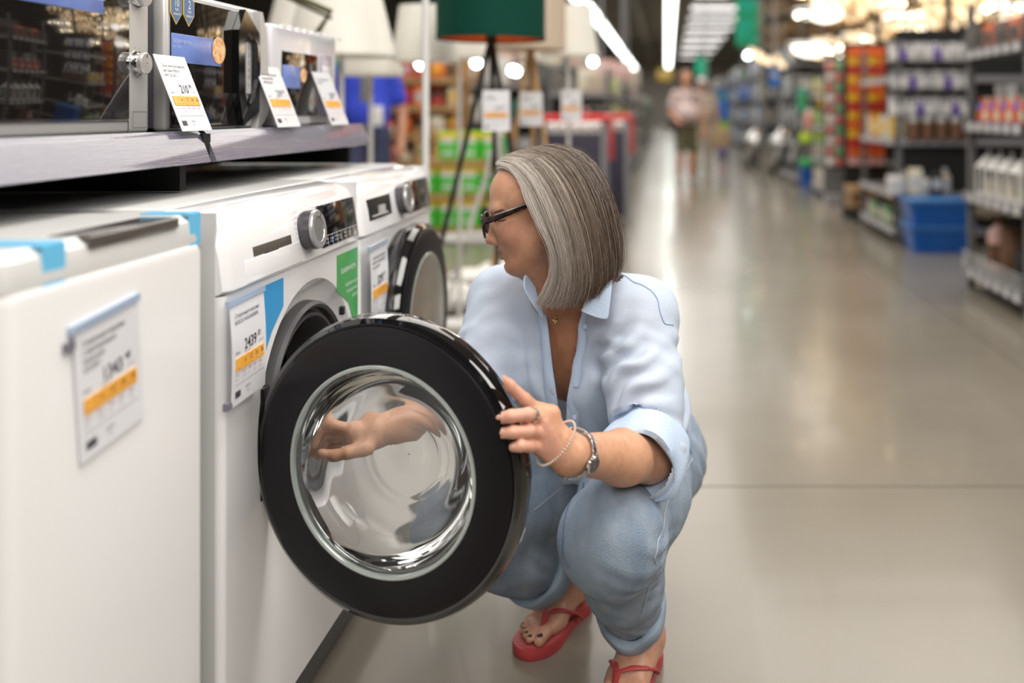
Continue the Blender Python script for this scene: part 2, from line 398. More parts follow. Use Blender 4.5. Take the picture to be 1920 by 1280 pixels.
# ---------------------------------------------------------------- washing machines
FXP = -.650                      # plane of the machine fronts
def panel_profile(x0):           # (x, z) of the fascia, bulging at the top
    return [(x0-.55, .82), (x0-.55, .955), (x0-.085, .955), (x0-.045, .950), (x0-.020, .938), (x0-.006, .918), (x0+.002, .885), (x0+.008, .840), (x0+.008, .834), (x0+.002, .829), (x0-.01, .829)]
def washer(y0, y1, label, cz, r, drawer_open=False):
    yc = (y0+y1)/2; t = empty('washing_machine', (-.93, yc, 0), label, 'washing machine'); O = (-.93, yc, 0)
    fr = MB()                     # front sheet with the round opening cut through it
    n = 64; oy = yc+(.042 if y0 < 1.5 else .02); R2 = .226; kk_ = .925
    ring = [(oy+R2*math.cos(2*PI*k/n), cz+R2*math.sin(2*PI*k/n)) for k in range(n)]
    lo_y, hi_y, lo_z, hi_z = y0+.012, y1-.004, .10, .827
    out = []
    for k in range(n):
        a = 2*PI*k/n; dx, dz = math.cos(a), math.sin(a)
        s = min([(hi_y-oy)/dx if dx > 1e-6 else 9, (lo_y-oy)/dx if dx < -1e-6 else 9, (hi_z-cz)/dz if dz > 1e-6 else 9, (lo_z-cz)/dz if dz < -1e-6 else 9]); out.append((oy+dx*s, cz+dz*s))
    vs = [(FXP, a, b) for a, b in ring]+[(FXP, a, b) for a, b in out]; fr.add(vs, [(k, (k+1) % n, n+(k+1) % n, n+k) for k in range(n)])
    for ca, cb in ((lo_y, lo_z), (lo_y, hi_z), (hi_y, lo_z), (hi_y, hi_z)):      # corners
        kk = [k for k in range(n) if (abs(out[k][0]-ca) < 1e-6) != (abs(out[(k+1) % n][0]-ca) < 1e-6) and abs(out[k][0]-ca) < .3 and abs(out[k][1]-cb) < .3 and abs(out[(k+1) % n][1]-cb) < .3]
        for k in kk: q = (k+1) % n; fr.add([(FXP, *out[k]), (FXP, *out[q]), (FXP, ca, cb)], [(0, 1, 2)])
    f = fr.build('front_panel', WHITE, t, False, off=O)
    e = MB()                      # rounded near edge, top edge strip
    arc = [(FXP-.012+.012*math.sin(a), y0+.012-.012*math.cos(a)) for a in [PI/2*i/5 for i in range(6)]]
    for i in range(5): (xa, ya), (xb, yb) = arc[i], arc[i+1]; e.add([(xa, ya, .10), (xb, yb, .10), (xb, yb, .827), (xa, ya, .827)], [(0, 1, 2, 3)])
    e.box((FXP-.02, y0+.012, .822), (FXP-.0005, y1-.004, .828))
    e.build('front_edge', WHITE, t, off=O)
    b = MB().box((-1.21, y0, .10), (FXP-.012, y0+.006, .95)).box((FXP-.03, y0+.002, .10), (FXP-.012, y0+.006, .82)).box((-1.21, y1-.006, .10), (FXP-.004, y1, .95)).box((-1.21, y0, .10), (-1.205, y1, .95)).box((-1.21, y0, .10), (FXP-.006, y1, .104))
    b.build('casing', GREYW, t, False, off=O)
    MB().box((-1.215, y0+.002, .935), (-.735, y1-.002, .9565), .004).build('top_cover', mat('top_white', (.72, .72, .71), .3, coat=.2), t, off=O)
    pr = panel_profile(FXP); pr = [(x, z) for x, z in pr if x > FXP-.3] ; pr = [(FXP-.09, .829), (FXP-.09, .955)]+pr
    pp = MB(); ny = [y0+.001, y0+.010, y0+.02, y1-.02, y1-.010, y1-.001]; ins = [.010, .003, 0, 0, .003, .010]; m = len(pr)
    vs = []
    for yy, q in zip(ny, ins):
        for x, z in pr: vs.append((x-(q if x > FXP-.04 else 0), yy, z-(q*.3 if z > .94 else 0)))
    fs = []
    for i in range(5):
        for j in range(m): fs.append((i*m+j, i*m+(j+1) % m, (i+1)*m+(j+1) % m, (i+1)*m+j))
    fs += [tuple(reversed(range(m))), tuple(5*m+j for j in range(m))]
    pp.add(vs, fs).build('control_panel', WHITE2, t, off=O)
    # fascia helpers: point on the sloping fascia, u along y, v along its height
    A = Vector((FXP+.0075, y0, .842)); B = Vector((FXP-.004, y0, .925)); up = (B-A)
    def fp(u, v, out_=0.): return A+Vector((0, u, 0))+up*v+Vector((up.z, 0, -up.x)).normalized()*out_
    Mf = frame(A, (0, 1, 0), up)
    W = y1-y0; H = up.length
    def plate(u0, u1, v0, v1, th, m_, name, par=t):
        q = MB().box((u0, v0*H, -.002), (u1, v1*H, th), .0008); q.v = [tuple(Mf @ Vector(p)) for p in q.v]; return q.build(name, m_, par, off=O)
    d = plate(W*.625 if not drawer_open else W*.60, W*.955, .02, .97, .0022, BLACKG, 'display')
    if not drawer_open:
        ln = MB()
        ln.box((W*.63, H*.26, .0023), (W*.95, H*.268, .0026))
        for i in range(1, 8): ln.box((W*(.63+.041*i), H*.03, .0023), (W*(.63+.041*i)+.0007, H*.26, .0026))
        for i, s in enumerate(('Темп.', 'Отжим', 'Быстро', 'Пар', 'Пятна', 'Старт')): add_text(ln, s, .0055, Matrix.Identity(4), W*(.65+.041*i), H*(.17-.02*(i % 2)), .0026); add_text(ln, 'плюс' if i % 2 else 'режим', .0045, Matrix.Identity(4), W*(.65+.041*i), H*.09, .0026)
        ln.v = [tuple(Mf @ Vector(p)) for p in ln.v]; ln.build('display_lettering', mat('white_print', (.7, .7, .7), .5), d, False, off=O)
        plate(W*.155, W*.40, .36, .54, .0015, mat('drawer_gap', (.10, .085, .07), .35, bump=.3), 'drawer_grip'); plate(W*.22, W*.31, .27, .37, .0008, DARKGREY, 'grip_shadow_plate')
        sc = MB().add([fp(W*.17, .35, .001), fp(W*.39, .35, .001), fp(W*.42, -.05, .001), fp(W*.12, -.05, .001)], [(0, 1, 2, 3)])
        q = MB().box((W*.10, -.08*H, -.004), (W*.46, .34*H, .0012), .001); q.v = [tuple(Mf @ Vector(p)) for p in q.v]; q.build('detergent_drawer', WHITE2, t, off=O)
        add = MB()
        for i in range(9):
            for sd in (0, 1): add_text(add, ('Хлопок', 'Синтетика', 'Шерсть', 'Быстрая 15', 'Полоскание', 'Слив', 'Джинсы', 'Спорт', 'Тёмное')[i], .005, Mf, W*(.435 if sd == 0 else .575), H*(.95-.11*i), .0012)
        add.build('programme_lettering', mat('faint_print', (.45, .45, .48), .5), t, False, off=O)
        lg = MB(); add_text(lg, 'BOSCH', .010, frame((FXP+.0088, y0+W*.80, .8335), (0, 1, 0), (0, 0, 1)), 0, 0, 0); lg.build('logo', mat('faint_logo', (.5, .5, .52), .4), t, False, off=O)
    else:
        dd = plate(W*.09, W*.37, .22, .78, .0012, BLACK, 'drawer_opening')
        q = MB().box((W*.12, H*.30, .0013), (W*.30, H*.34, .006)).box((W*.20, H*.30, .002), (W*.26, H*.55, .008)); q.v = [tuple(Mf @ Vector(p)) for p in q.v]; q.build('drawer_insert', SILVERP, dd, False, off=O)
    # dial
    kc = fp(W*(.515 if not drawer_open else .50), .52); Mk = frame(kc, (0, 1, 0), up)
    ks = MB().lathe([(.034, -.002), (.036, .004), (.0355, .020), (.030, .0225)], 48, Mk).build('dial', mat('dial_side', (.07, .065, .075), .25), t, off=O)
    MB().lathe([(.0355, .020), (.0352, .0235), (.033, .0255), (.0235, .0255), (.0228, .0235)], 48, Mk).build('dial_ring', mat('dial_silver', (.55, .54, .55), .28, .6), ks, off=O)
    MB().lathe([(.0232, .0237), (.001, .0240)], 40, Mk).build('dial_face', mat('dial_face_grey', (.16, .165, .16), .5), ks, off=O)
    q = MB().box((-.0006, .024, .0256), (.0006, .034, .0262)); q.v = [tuple(Mk @ Matrix.Rotation(-.5, 4, 'Z') @ Vector(p)) for p in q.v]; q.build('dial_mark', BLACK, ks, False, off=O)
    # bowl shaped recess, gasket and drum
    Mo = frame((FXP, oy, cz), (0, 1, 0), (0, 0, 1))
    MB().lathe([(r_*kk_+(.0012 if r_ > .24 else 0), z_) for r_, z_ in ((.243, 0), (.236, -.008), (.222, -.020), (.203, -.024), (.196, -.024))], 72, Mo).build('door_surround', WHITE, t, off=O)
    gk = MB().lathe([(r_*kk_, z_) for r_, z_ in ((.201, -.022), (.199, -.004), (.193, .002), (.187, -.002), (.185, -.014), (.180, -.016), (.176, -.006), (.170, -.006), (.164, -.02), (.158, -.07), (.150, -.10))], 72, Mo).build('gasket', RUBBER, t, off=O)
    MB().lathe([(.15, -.09), (.22, -.10), (.225, -.40), (.001, -.41)], 48, Mo).build('drum', mat('drum_steel', (.05, .05, .052), .35, .9), t, off=O)
    hk = MB().box((FXP-.004, oy+.150, cz+.128), (FXP+.006, oy+.160, cz+.145), .002).build('latch', BLACK, t, off=O)
    for fy in (y0+.05, y1-.05): MB().box((FXP-.08, fy-.02, .088), (FXP-.04, fy+.02, .10)).build('foot', BLACK, t, False, off=O)
    return t, O, oy, fp, W
CZ = .565
w2, O2, oy2, fp2, W2 = washer(1.360, 1.956, 'white front-loading washing machine with its black round door swung open', CZ, .235)
w3, O3, oy3, fp3, W3 = washer(1.962, 2.545, 'white washing machine farthest along the row, its black door shut', .585, .235, True)
# stickers on the front of the middle machine: green leaf-edged one, blue one
def arc_sticker(name, par, O, side, col, lab):
    """panel sticker with its edge cut along the door surround"""
    pts = []
    if side > 0:
        a = [(y, z) for y, z in ((1.955-.115, .815), (1.950, .815), (1.950, .575))]
        arc = [(oy2+.240*math.cos(q), CZ+.245*math.sin(q)) for q in [math.radians(4+4*i) for i in range(12)]]; arc = [p for p in arc if p[1] < .72]
        pts = [(1.828, .815), (1.950, .815), (1.950, .560)]+arc+[(1.828, .745)]
    else:
        pts = [(1.425, .818), (1.572, .818), (1.572, .770)]+[(oy2+.245*math.cos(q), CZ+.245*math.sin(q)) for q in [math.radians(135+4*i) for i in range(5)]]+[(1.50, .72), (1.425, .80)]
    pts = [(y, z) for y, z in pts]
    M = Matrix(((0, 0, 1, FXP), (1, 0, 0, 0), (0, 1, 0, 0), (0, 0, 0, 1)))
    s = MB().prism(pts, .0002, .0010, M).build(name, col, par, False, off=O); s['label'] = lab
    return s
GREENST = mat('green_sticker', (.05, .40, .10), .3, noise=(6, (.18, .60, .08), .4, .6), coat=.5)
gs = arc_sticker('sticker', w2, O2, 1, GREENST, 'green sticker with white lettering')
tx = MB(); M = frame((FXP+.0012, 1.85, .775), (0, 1, 0), (0, 0, 1)); add_text(tx, 'Ecoлогичность', .017, M, 0, 0, 0, True, sx=.72); 
for i, s in enumerate(('Надёжность при', 'каждодневной', 'работе')): add_text(tx, s, .011, M, .095, -.030-.014*i, 0, align='RIGHT', sx=.8)
tx.build('sticker_lettering', mat('white_print2', (.8, .85, .8), .5), gs, False, off=O2)
arc_sticker('sticker', w2, O2, -1, mat('blue_sticker', (.01, .33, .72), .3, coat=.5), 'blue sticker behind the price tag')
# the plinth under the row
pl = MB().box((-1.20, 1.31, 0), (FXP-.075, 2.56, .0875)).build('plinth', BLACK, None, False, off=(-.93, 1.9, 0)); pl.location = (-.93, 1.9, 0); tag(pl, 'black base under the row of machines', 'plinth')
MB().box((FXP-.072, 1.31, .0), (FXP-.035, 2.56, .086), .003).build('kick_board', PLINTH, pl, off=(-.93, 1.9, 0))

# the open door (its outer face turned to the camera) and the shut one
def rot_door(M, t, O, r, glassy=True):
    k = r/.235
    bz = MB().lathe([(.160*k, -.001), (.163*k, .0015), (.215*k, .0005), (.219*k, -.002), (.2195*k, -.006)], 96, M).build('bezel', BLACKM, t, off=O)
    rm = MB().lathe([(.2185*k, -.004), (.224*k, -.002), (.231*k, -.006), (.235*k, -.016), (.235*k, -.034), (.228*k, -.046), (.200*k, -.050), (.165*k, -.044), (.160*k, -.010)], 96, M).build('rim', BLACKG, t, off=O)
    MB().lathe([(.1535*k, -.004), (.1555*k, .0022), (.1595*k, .0030), (.1615*k, .0018), (.1615*k, -.012), (.1535*k, -.010)], 96, M, closed=True).build('glass_ring', mat('clear_rim', (.45, .50, .48), .08, .3, coat=1), t, off=O)
    return bz, rm
ang = math.radians(17); dc = Vector((-.436, 1.413, .550)); du = Vector((math.cos(ang), -math.sin(ang), 0)); Md = frame(dc, du, (0, 0, 1))
OD = O2
door = empty('door', (0, 0, 0)); door.parent = w2; door['label'] = 'black ring door with a clear glass bowl, swung open'
bz, rm = rot_door(Md, door, O2, .237)
door_parts = (bz, rm)
GLASS = mat('bowl_glass', (1, 1, 1), .0, trans=1., ior=1.42, spec=.5, coat=0)
tg = thin_glass('clear_glass_front', (.97, .98, .98), .5, 5., .02)
bowl_o = [(.1545, -.008), (.1515, -.028), (.143, -.048), (.126, -.064), (.100, -.074), (.070, -.079), (.035, -.0815), (.0002, -.0820)]
def refine(p, n=5):
    out = []
    for i in range(len(p)-1):
        p0, p1, p2, p3 = p[max(i-1, 0)], p[i], p[i+1], p[min(i+2, len(p)-1)]
        for q in range(n):
            s = q/n; out.append(tuple(.5*((2*p1[c])+(-p0[c]+p2[c])*s+(2*p0[c]-5*p1[c]+4*p2[c]-p3[c])*s*s+(-p0[c]+3*p1[c]-3*p2[c]+p3[c])*s**3) for c in (0, 1)))
    return out+[p[-1]]
bo = refine(bowl_o); bi = [(max(r-.0042*min(1, r/.12), .0002), z+.0045+.0006*math.sin(i*.8)+(.0011*math.sin(r*430) if r < .075 else 0)) for i, (r, z) in enumerate(bo)]
bi[0] = (.149, -.008)
MB().lathe(bo+bi[::-1], 96, Md, closed=True).build('glass_bowl', GLASS, door, off=O2)
MB().lathe([(.1540, -.0015), (.08, .003), (.0002, .004)], 96, Md).build('glass_pane', tg, door, off=O2)
lk = MB().box((.205, -.02, -.062), (.222, .02, -.045), .003); lk.v = [tuple(Md @ Vector(p)) for p in lk.v]; lk.build('latch_hook', CHROME, door, off=O2)
hinge = MB().tube([(FXP-.01, 1.492, CZ-.06), (FXP+.012, 1.50, CZ-.06), (FXP+.022, 1.497, CZ-.05)], .010).tube([(FXP-.01, 1.492, CZ+.06), (FXP+.012, 1.50, CZ+.06), (FXP+.022, 1.497, CZ+.05)], .010).box((FXP-.004, 1.485, CZ-.09), (FXP+.004, 1.512, CZ+.09), .002)
hinge.build('hinge', BLACKM, w2, off=O2)
d3 = empty('door', (0, 0, 0)); d3.parent = w3
Mo3 = frame((FXP+.060, oy3+.012, .592), (0, 1, 0), (0, 0, 1)); rot_door(Mo3, d3, O3, .232)
MB().lathe([(.158, .001), (.09, .004), (.0002, .005)], 64, Mo3).build('glass_pane', mat('smoked_pane', (.16, .15, .14), .08, .4, coat=1), d3, off=O3)

# ---------------------------------------------------------------- top-loading machine in front
ty0, ty1 = .905, 1.300; Ot = (-.92, 1.1, 0)
tl = empty('top_loading_machine', Ot, 'white top-loading machine with blue tape, nearest and leftmost', 'washing machine')
tb = MB()
def rrect(x0, x1, y0, y1, r, n=6):
    pts = []
    for cx, cy, a0 in ((x1-r, y1-r, 0), (x0+r, y1-r, PI/2), (x0+r, y0+r, PI), (x1-r, y0+r, 1.5*PI)):
        for i in range(n+1): a = a0+PI/2*i/n; pts.append((cx+r*math.cos(a), cy+r*math.sin(a)))
    return pts
def stack(pls, mb):
    n = len(pls[0][0]); vs = [(x, y, z) for pl_, z in pls for x, y in pl_]
    fs = [(i*n+k, i*n+(k+1) % n, (i+1)*n+(k+1) % n, (i+1)*n+k) for i in range(len(pls)-1) for k in range(n)]+[tuple(reversed(range(n))), tuple((len(pls)-1)*n+k for k in range(n))]
    mb.add(vs, fs)
stack([(rrect(-1.22, -.645, ty0, ty1, .022), .02), (rrect(-1.22, -.645, ty0, ty1, .022), .905), (rrect(-1.217, -.648, ty0+.003, ty1-.003, .02), .914), (rrect(-1.21, -.656, ty0+.01, ty1-.01, .018), .918)], tb)
tb.build('casing', mat('warm_white_enamel', (.79, .78, .78), .3, coat=.25), tl, off=Ot)
tp = MB(); stack([(rrect(-1.22, -.652, ty0+.002, ty1-.002, .018), .916), (rrect(-1.22, -.650, ty0+.002, ty1-.002, .018), .922), (rrect(-1.22, -.653, ty0+.004, ty1-.004, .018), .948), (rrect(-1.21, -.665, ty0+.012, ty1-.012, .018), .958)], tp)
tp.build('lid', mat('lid_white', (.78, .78, .77), .35, coat=.3), tl, off=Ot)
MB().box((-.700, 1.045, .944), (-.648, 1.235, .9592), .003).build('handle_recess', mat('dark_handle', (.09, .08, .07), .25, coat=.6), tl, off=Ot)
for a, b in ((.968, 1.005), (1.268, 1.296)):
    MB().box((-.72, a, .9585), (-.655, b, .9600)).box((-.6535, a, .915), (-.6510, b, .958)).box((-.662, a, .9560), (-.6515, b, .9592)).build('tape', BLUETAPE, tl, False, off=Ot)
for fy in (.95, 1.25): MB().tube([(-.70, fy, 0), (-.70, fy, .03)], .02, 12).build('foot', BLACK, tl, off=Ot)
price_tag((-.6425, 1.018, .712), (0, 1, .10), (0.004, -.02, 1), .122, .152, ['Стиральная машина', 'с вертикальной', 'загрузкой', 'ATLANT'], '1343', '40', 'blurred white price tag on the front of the nearest machine', hd=.86)
price_tag((-.632, 1.347, .668), (.0, 1, .02), (-.01, .10, 1), .112, .152, ['Стиральная машина', 'BOSCH WGG04200PL'], '2439', '01', 'white price tag reading 2439 hanging by the open door', .003)
price_tag((-.628, 1.972, .642), (.0, 1, .02), (-.01, .04, 1), .118, .165, ['Стиральная машина', 'BOSCH WGA142XVPL', 'тип WOTW'], '3293', '01', 'white price tag reading 3293 on the farthest washing machine', .002)
e = MB().add([(FXP+.003, 2.085, .842), (FXP+.003, 2.135, .850), (FXP+.003, 2.135, .868)], [(0, 1, 2)]).build('label_corner', mat('sage', (.25, .30, .24), .5), w3, False, off=O3)

# ---------------------------------------------------------------- shelf with microwaves
SH = (-1.1, 1.2, 1.05)
sh = empty('store_shelf', SH, 'grey shelf holding the microwave ovens above the machines', 'shelf')
MB().box((-1.45, -.3, 1.030), (-.835, 2.50, 1.058)).build('shelf_board', mat('shelf_dark', (.04, .04, .042), .5), sh, False, off=SH)
MB().box((-1.47, -.3, 0.0), (-1.45, 2.50, 1.9)).build('back_panel', mat('back_panel_grey', (.30, .30, .30), .6), sh, False, off=SH)
MB().box((-1.449, -.3, 1.305), (-.90, 1.80, 1.330)).build('upper_shelf', mat('shelf_underside', (.012, .012, .012), .6), sh, False, off=SH)
for y in (1.63, 2.49): MB().box((-1.45, y-.01, .96), (-.85, y+.01, 1.03)).build('bracket', BLACK, sh, False, off=SH)
def rail(y0, y1):
    prof = [(-.835, 1.066), (-.822, 1.066), (-.816, 1.060), (-.800, 1.018), (-.797, 1.011), (-.803, 1.009), (-.818, 1.014), (-.835, 1.05)]
    q = MB().prism([(x, z) for x, z in prof], y0, y1, Matrix(((1, 0, 0, 0), (0, 0, 1, 0), (0, 1, 0, 0), (0, 0, 0, 1)))); return q
for a, b in ((.30, 1.625), (1.645, 2.50)): r_ = rail(a, b).build('price_rail', LIPM, sh, True, 30, off=SH)
MB().box((-.832, 1.622, 1.012), (-.81, 1.648, 1.06)).build('rail_joint', BLACK, sh, False, off=SH)
price_tag((-.806, 1.545, 1.066), (0, 1, 0), (-.05, -.01, .13), .100, .138, ['Печь микроволновая', 'бытовая MIDEA', 'MM720C4E-S'], '210', '99', 'white price tag reading 210 leaning on the shelf edge', holder=False)
price_tag((-.806, 1.925, 1.066), (0, 1, 0), (-.05, -.01, .13), .118, .138, ['Печь микроволновая', 'бытовая MIDEA', 'MM720C4E-W'], '219', '45', 'white price tag, middle of the three along the shelf edge', holder=False)
price_tag((-.806, 2.235, 1.066), (0, 1, 0), (-.05, -.01, .13), .118, .138, ['Печь микроволновая', 'бытовая'], '229', '90', 'white price tag, last of the three along the shelf edge', holder=False)
BLUEP = mat('blue_print', (.10, .14, .42), .25, noise=(5, (.20, .30, .70), .4, .6), coat=.5)
def disc(mb, M, cx, cy, r, z, n=24): mb.add([M @ Vector((cx+r*math.cos(2*PI*k/n), cy+r*math.sin(2*PI*k/n), z)) for k in range(n)], [tuple(range(n))])
def microwave(y0, y1, z0, z1, xf, label, style):
    O = ((xf-.35), (y0+y1)/2, z0); t = empty('microwave_oven', O, label, 'microwave oven'); W = y1-y0; H = z1-z0
    side = mat('microwave_side', (.19, .185, .215), .35, .2); fr = SILVERP if style != 3 else mat('pale_front', (.72, .70, .74), .2, coat=.6)
    MB().box((xf-.32, y0+.004, z0+.010), (xf-.024, y1-.004, z1-.004), .004).build('casing', side, t, off=O)
    bd = MB().box((xf-.028, y0, z0+.006), (xf, y1, z1), .006 if style == 1 else .008).build('front_frame', fr, t, off=O)
    for fy in (y0+.03, y1-.03):
        MB().tube([(xf-.05, fy, z0-.001), (xf-.05, fy, z0+.012)], .012, 10).build('foot', BLACK, t, off=O)
    M = frame((xf, y0, z0), (0, 1, 0), (0, 0, 1))
    def pl(u0, u1, v0, v1, th, m_, name, par, bev=.003, d0=-.001):
        q = MB().box((u0, v0, d0), (u1, v1, th), bev); q.v = [tuple(M @ Vector(p)) for p in q.v]; return q.build(name, m_, par, off=O)
    wm = mat('oven_window', (.012, .010, .009), .04, coat=1, spec=.8)
    if style == 1:
        g = pl(-.02, W-.062, .028, H-.02, .0035, wm, 'door_glass', t, .002)
        pl(-.02, W-.0625, .0245, H-.016, .0022, CHROME, 'door_trim', t, .002)
        pl(W-.062, W-.0605, .006, .028, .001, DARKGREY, 'seam', t, 0)
        for v in (H*.415, H*.80):
            kc = M @ Vector((W-.037, v, 0)); Mk = frame(kc, (0, 1, 0), (0, 0, 1))
            kn = MB().lathe([(.020, 0), (.0205, .002), (.0165, .003), (.0160, .008), (.0168, .009)], 40, Mk).build('knob', CHROME, t, off=O)
            MB().lathe([(.0168, .009), (.0175, .010), (.0175, .0155), (.0162, .017), (.001, .0174)], 40, Mk).build('knob_cap', mat('knob_face', (.62, .61, .60), .3, .5), kn, off=O)
            q = MB().box((-.0006, .009, .0172), (.0006, .015, .0178)); q.v = [tuple(Mk @ Vector(p)) for p in q.v]; q.build('knob_mark', BLACK, kn, False, off=O)
            rg = MB(); 
            for i in range(10):
                a = math.radians(-130+29*i); add_text(rg, str(i*5), .0045, Mk, .024*math.sin(a)-.002, .024*math.cos(a), .0006)
            rg.build('dial_lettering', GREYINK, t, False, off=O)
        b = MB(); 
        for seg in ((W-.048, .014, W-.008, .0146), (W-.048, .040, W-.008, .0406), (W-.048, .014, W-.0475, .0406), (W-.0085, .014, W-.008, .0406)):
            b.add([M @ Vector(p) for p in ((seg[0], seg[1], .0005), (seg[2], seg[1], .0005), (seg[2], seg[3], .0005), (seg[0], seg[3], .0005))], [(0, 1, 2, 3)])
        b.build('button_outline', DARKGREY, t, False, off=O)
        st = pl(-.02, W-.132, H*.66, H*.98, .0045, BLUEP, 'sticker', t, .0008, .003)
        dd = MB()
        for i in range(3): disc(dd, M, W-.158-.037*i, H*.75, .0055, .0049)
        dd.build('sticker_dots', mat('cyan_print', (.12, .55, .80), .4), st, False, off=O)
        ls = MB()
        for i in range(3): add_text(ls, 'Механическое', .0045, M, W-.150-.037*i, H*.76, .0049, sx=.8); add_text(ls, 'управление', .0045, M, W-.150-.037*i, H*.73, .0049, sx=.8)
        ls.build('sticker_lettering', mat('pale_print', (.6, .65, .85), .5), st, False, off=O)
        pz = MB(); disc(pz, M, W-.134, H*.83, .026, .0052, 32); pz.build('pizza_picture', mat('pizza_print', (.85, .62, .32), .5, noise=(90, (.75, .30, .14), .45, .6)), st, False, off=O)
    elif style == 2:
        g = pl(.010, W*.80, .012, H-.012, .0025, wm, 'door_glass', t, .002)
        # octagonal black grip with an open centre
        u0, u1 = W*.63, W*.885; ua, ub = W*.70, W*.86; pad = MB()
        o8 = [(u0, H*.30), (u0+.022, H*.05), (u1-.004, H*.16), (u1, H*.40), (u1, H*.68), (u1-.004, H*.80), (u0+.03, H*.97), (u0, H*.80)]
        i8 = [(ua, H*.32), (ua+.012, H*.18), (ub-.008, H*.30), (ub, H*.42), (ub, H*.66), (ub-.006, H*.72), (ua+.014, H*.80), (ua, H*.70)]
        n = 8; vs = [M @ Vector((a, b, .003)) for a, b in o8]+[M @ Vector((a, b, .016)) for a, b in o8]+[M @ Vector((a, b, .016)) for a, b in i8]+[M @ Vector((a, b, .004)) for a, b in i8]; fs = []
        for k in range(n):
            q = (k+1) % n; fs += [(k, q, n+q, n+k), (n+k, n+q, 2*n+q, 2*n+k), (2*n+k, 2*n+q, 3*n+q, 3*n+k)]
        pad.add(vs, fs).build('handle', BLACKG, t, False, off=O)
        cp = pl(W*.79, W*.845, H*.30, H*.72, .0040, SILVERP, 'control_strip', t, .002)
        bt = MB()
        for i in range(6): add_text(bt, '123456'[i], .011, M, W*.805, H*(.66-.06*i), .0045)
        bt.build('button_lettering', DARKGREY, cp, False, off=O)
        rim = MB(); o2 = [(W*.90, H*.02), (W*1.0, H*.14), (W*1.03, H*.30), (W*1.03, H*.42), (W*1.0, H*.5), (W*.985, H*.80), (W*.93, H*.98), (W*.885, H*.98), (W*.90, H*.80), (W*.905, H*.40), (W*.895, H*.18), (W*.86, H*.02)]
        rim.prism(o2, 0, .014, M); rim.build('corner_trim', SILVERP, t, False, off=O)
        st = pl(.010, W*.50, H*.50, H*.70, .0040, BLUEP, 'sticker', t, .0006, .002)
        ls = MB(); add_text(ls, 'Микроволновая печь', .011, M, .013, H*.635, .0044, sx=.55); add_text(ls, '20 л / 700 Вт', .007, M, .013, H*.60, .0044, sx=.7); ls.build('sticker_lettering', mat('pale_print', (.6, .65, .85), .5), st, False, off=O)
        pz = MB(); disc(pz, M, W*.47, H*.62, .026, .0050, 32); pz.build('pizza_picture', mat('pizza_print', (.85, .62, .32), .5), st, False, off=O)
        for i, s in enumerate(('10', '2')):
            cx = W*(.055+.115*i)+.004; bp_ = [(cx-.019, H*.95), (cx, H*.985), (cx+.019, H*.95), (cx+.019, H*.84), (cx, H*.76), (cx-.019, H*.84)]
            sh1 = MB().prism(bp_, .0026, .0036, M).build('shield_sticker', mat('gold_edge', (.75, .55, .10), .35), t, False, off=O)
            MB().prism([(cx+(a-cx)*.88, H*.87+(b-H*.87)*.88) for a, b in bp_], .0036, .0042, M).build('shield_face', mat('slate_blue', (.12, .20, .42), .35), sh1, False, off=O)
            q = MB(); add_text(q, s, .022, M, cx, H*.885, .0046, True, 'CENTER', .75); add_text(q, 'YEAR', .007, M, cx, H*.855, .0046, True, 'CENTER', .8); add_text(q, 'WARRANTY', .006, M, cx, H*.825, .0046, True, 'CENTER', .75); q.build('shield_lettering', mat('cream_print', (.85, .82, .6), .5), sh1, False, off=O)
    else:
        g = pl(W*.13, W*.66, .03, H*.76, .0025, wm, 'door_glass', t, .002)
        st = pl(W*.13, W*.38, H*.40, H*.62, .0040, BLUEP, 'sticker', t, .0006, .002)
        pz = MB(); disc(pz, M, W*.42, H*.54, .018, .0046, 24); pz.build('pizza_picture', mat('pizza_print', (.85, .62, .32), .5), st, False, off=O)
        pl(W*.70, W*.90, .03, H*.78, .0035, mat('lilac_grey', (.42, .40, .50), .2, coat=.6), 'control_strip', t)
        pl(W*.73, W*.86, .08, H*.66, .0050, fr, 'control_inlay', t)
        wr = MB()
        rngl = random.Random(3)
        for i in range(9):
            u = W*(.05+.11*i); wr.tube([M @ Vector((u, H*(.98+.01*(i % 2)), .006)), M @ Vector((u+.02, H*.995, .008)), M @ Vector((u+.04, H*.97, .006))], .0035, 6)
        wr.build('shrink_wrap', mat('wrap_film', (.85, .85, .88), .05, coat=1, alpha=.45), t, off=O)
    return t
microwave(1.02, 1.546, 1.0585, 1.345, -.862, 'silver microwave oven with two round knobs, leftmost on the shelf', 1)
microwave(1.600, 1.975, 1.0585, 1.312, -.862, 'silver microwave oven with a black octagonal handle on the shelf', 2)
microwave(2.025, 2.42, 1.0585, 1.292, -.862, 'pale film-wrapped microwave oven, last on the shelf', 3)
# ---------------------------------------------------------------- the crouching woman
def V3(*a): return np.array(a, float)
woman = empty('person', (-.10, 1.90, 0), 'woman with a grey bob and glasses crouching in a pale blue shirt and jeans', 'person'); OW = (-.10, 1.90, 0)
def off(V): return V-np.array(OW)
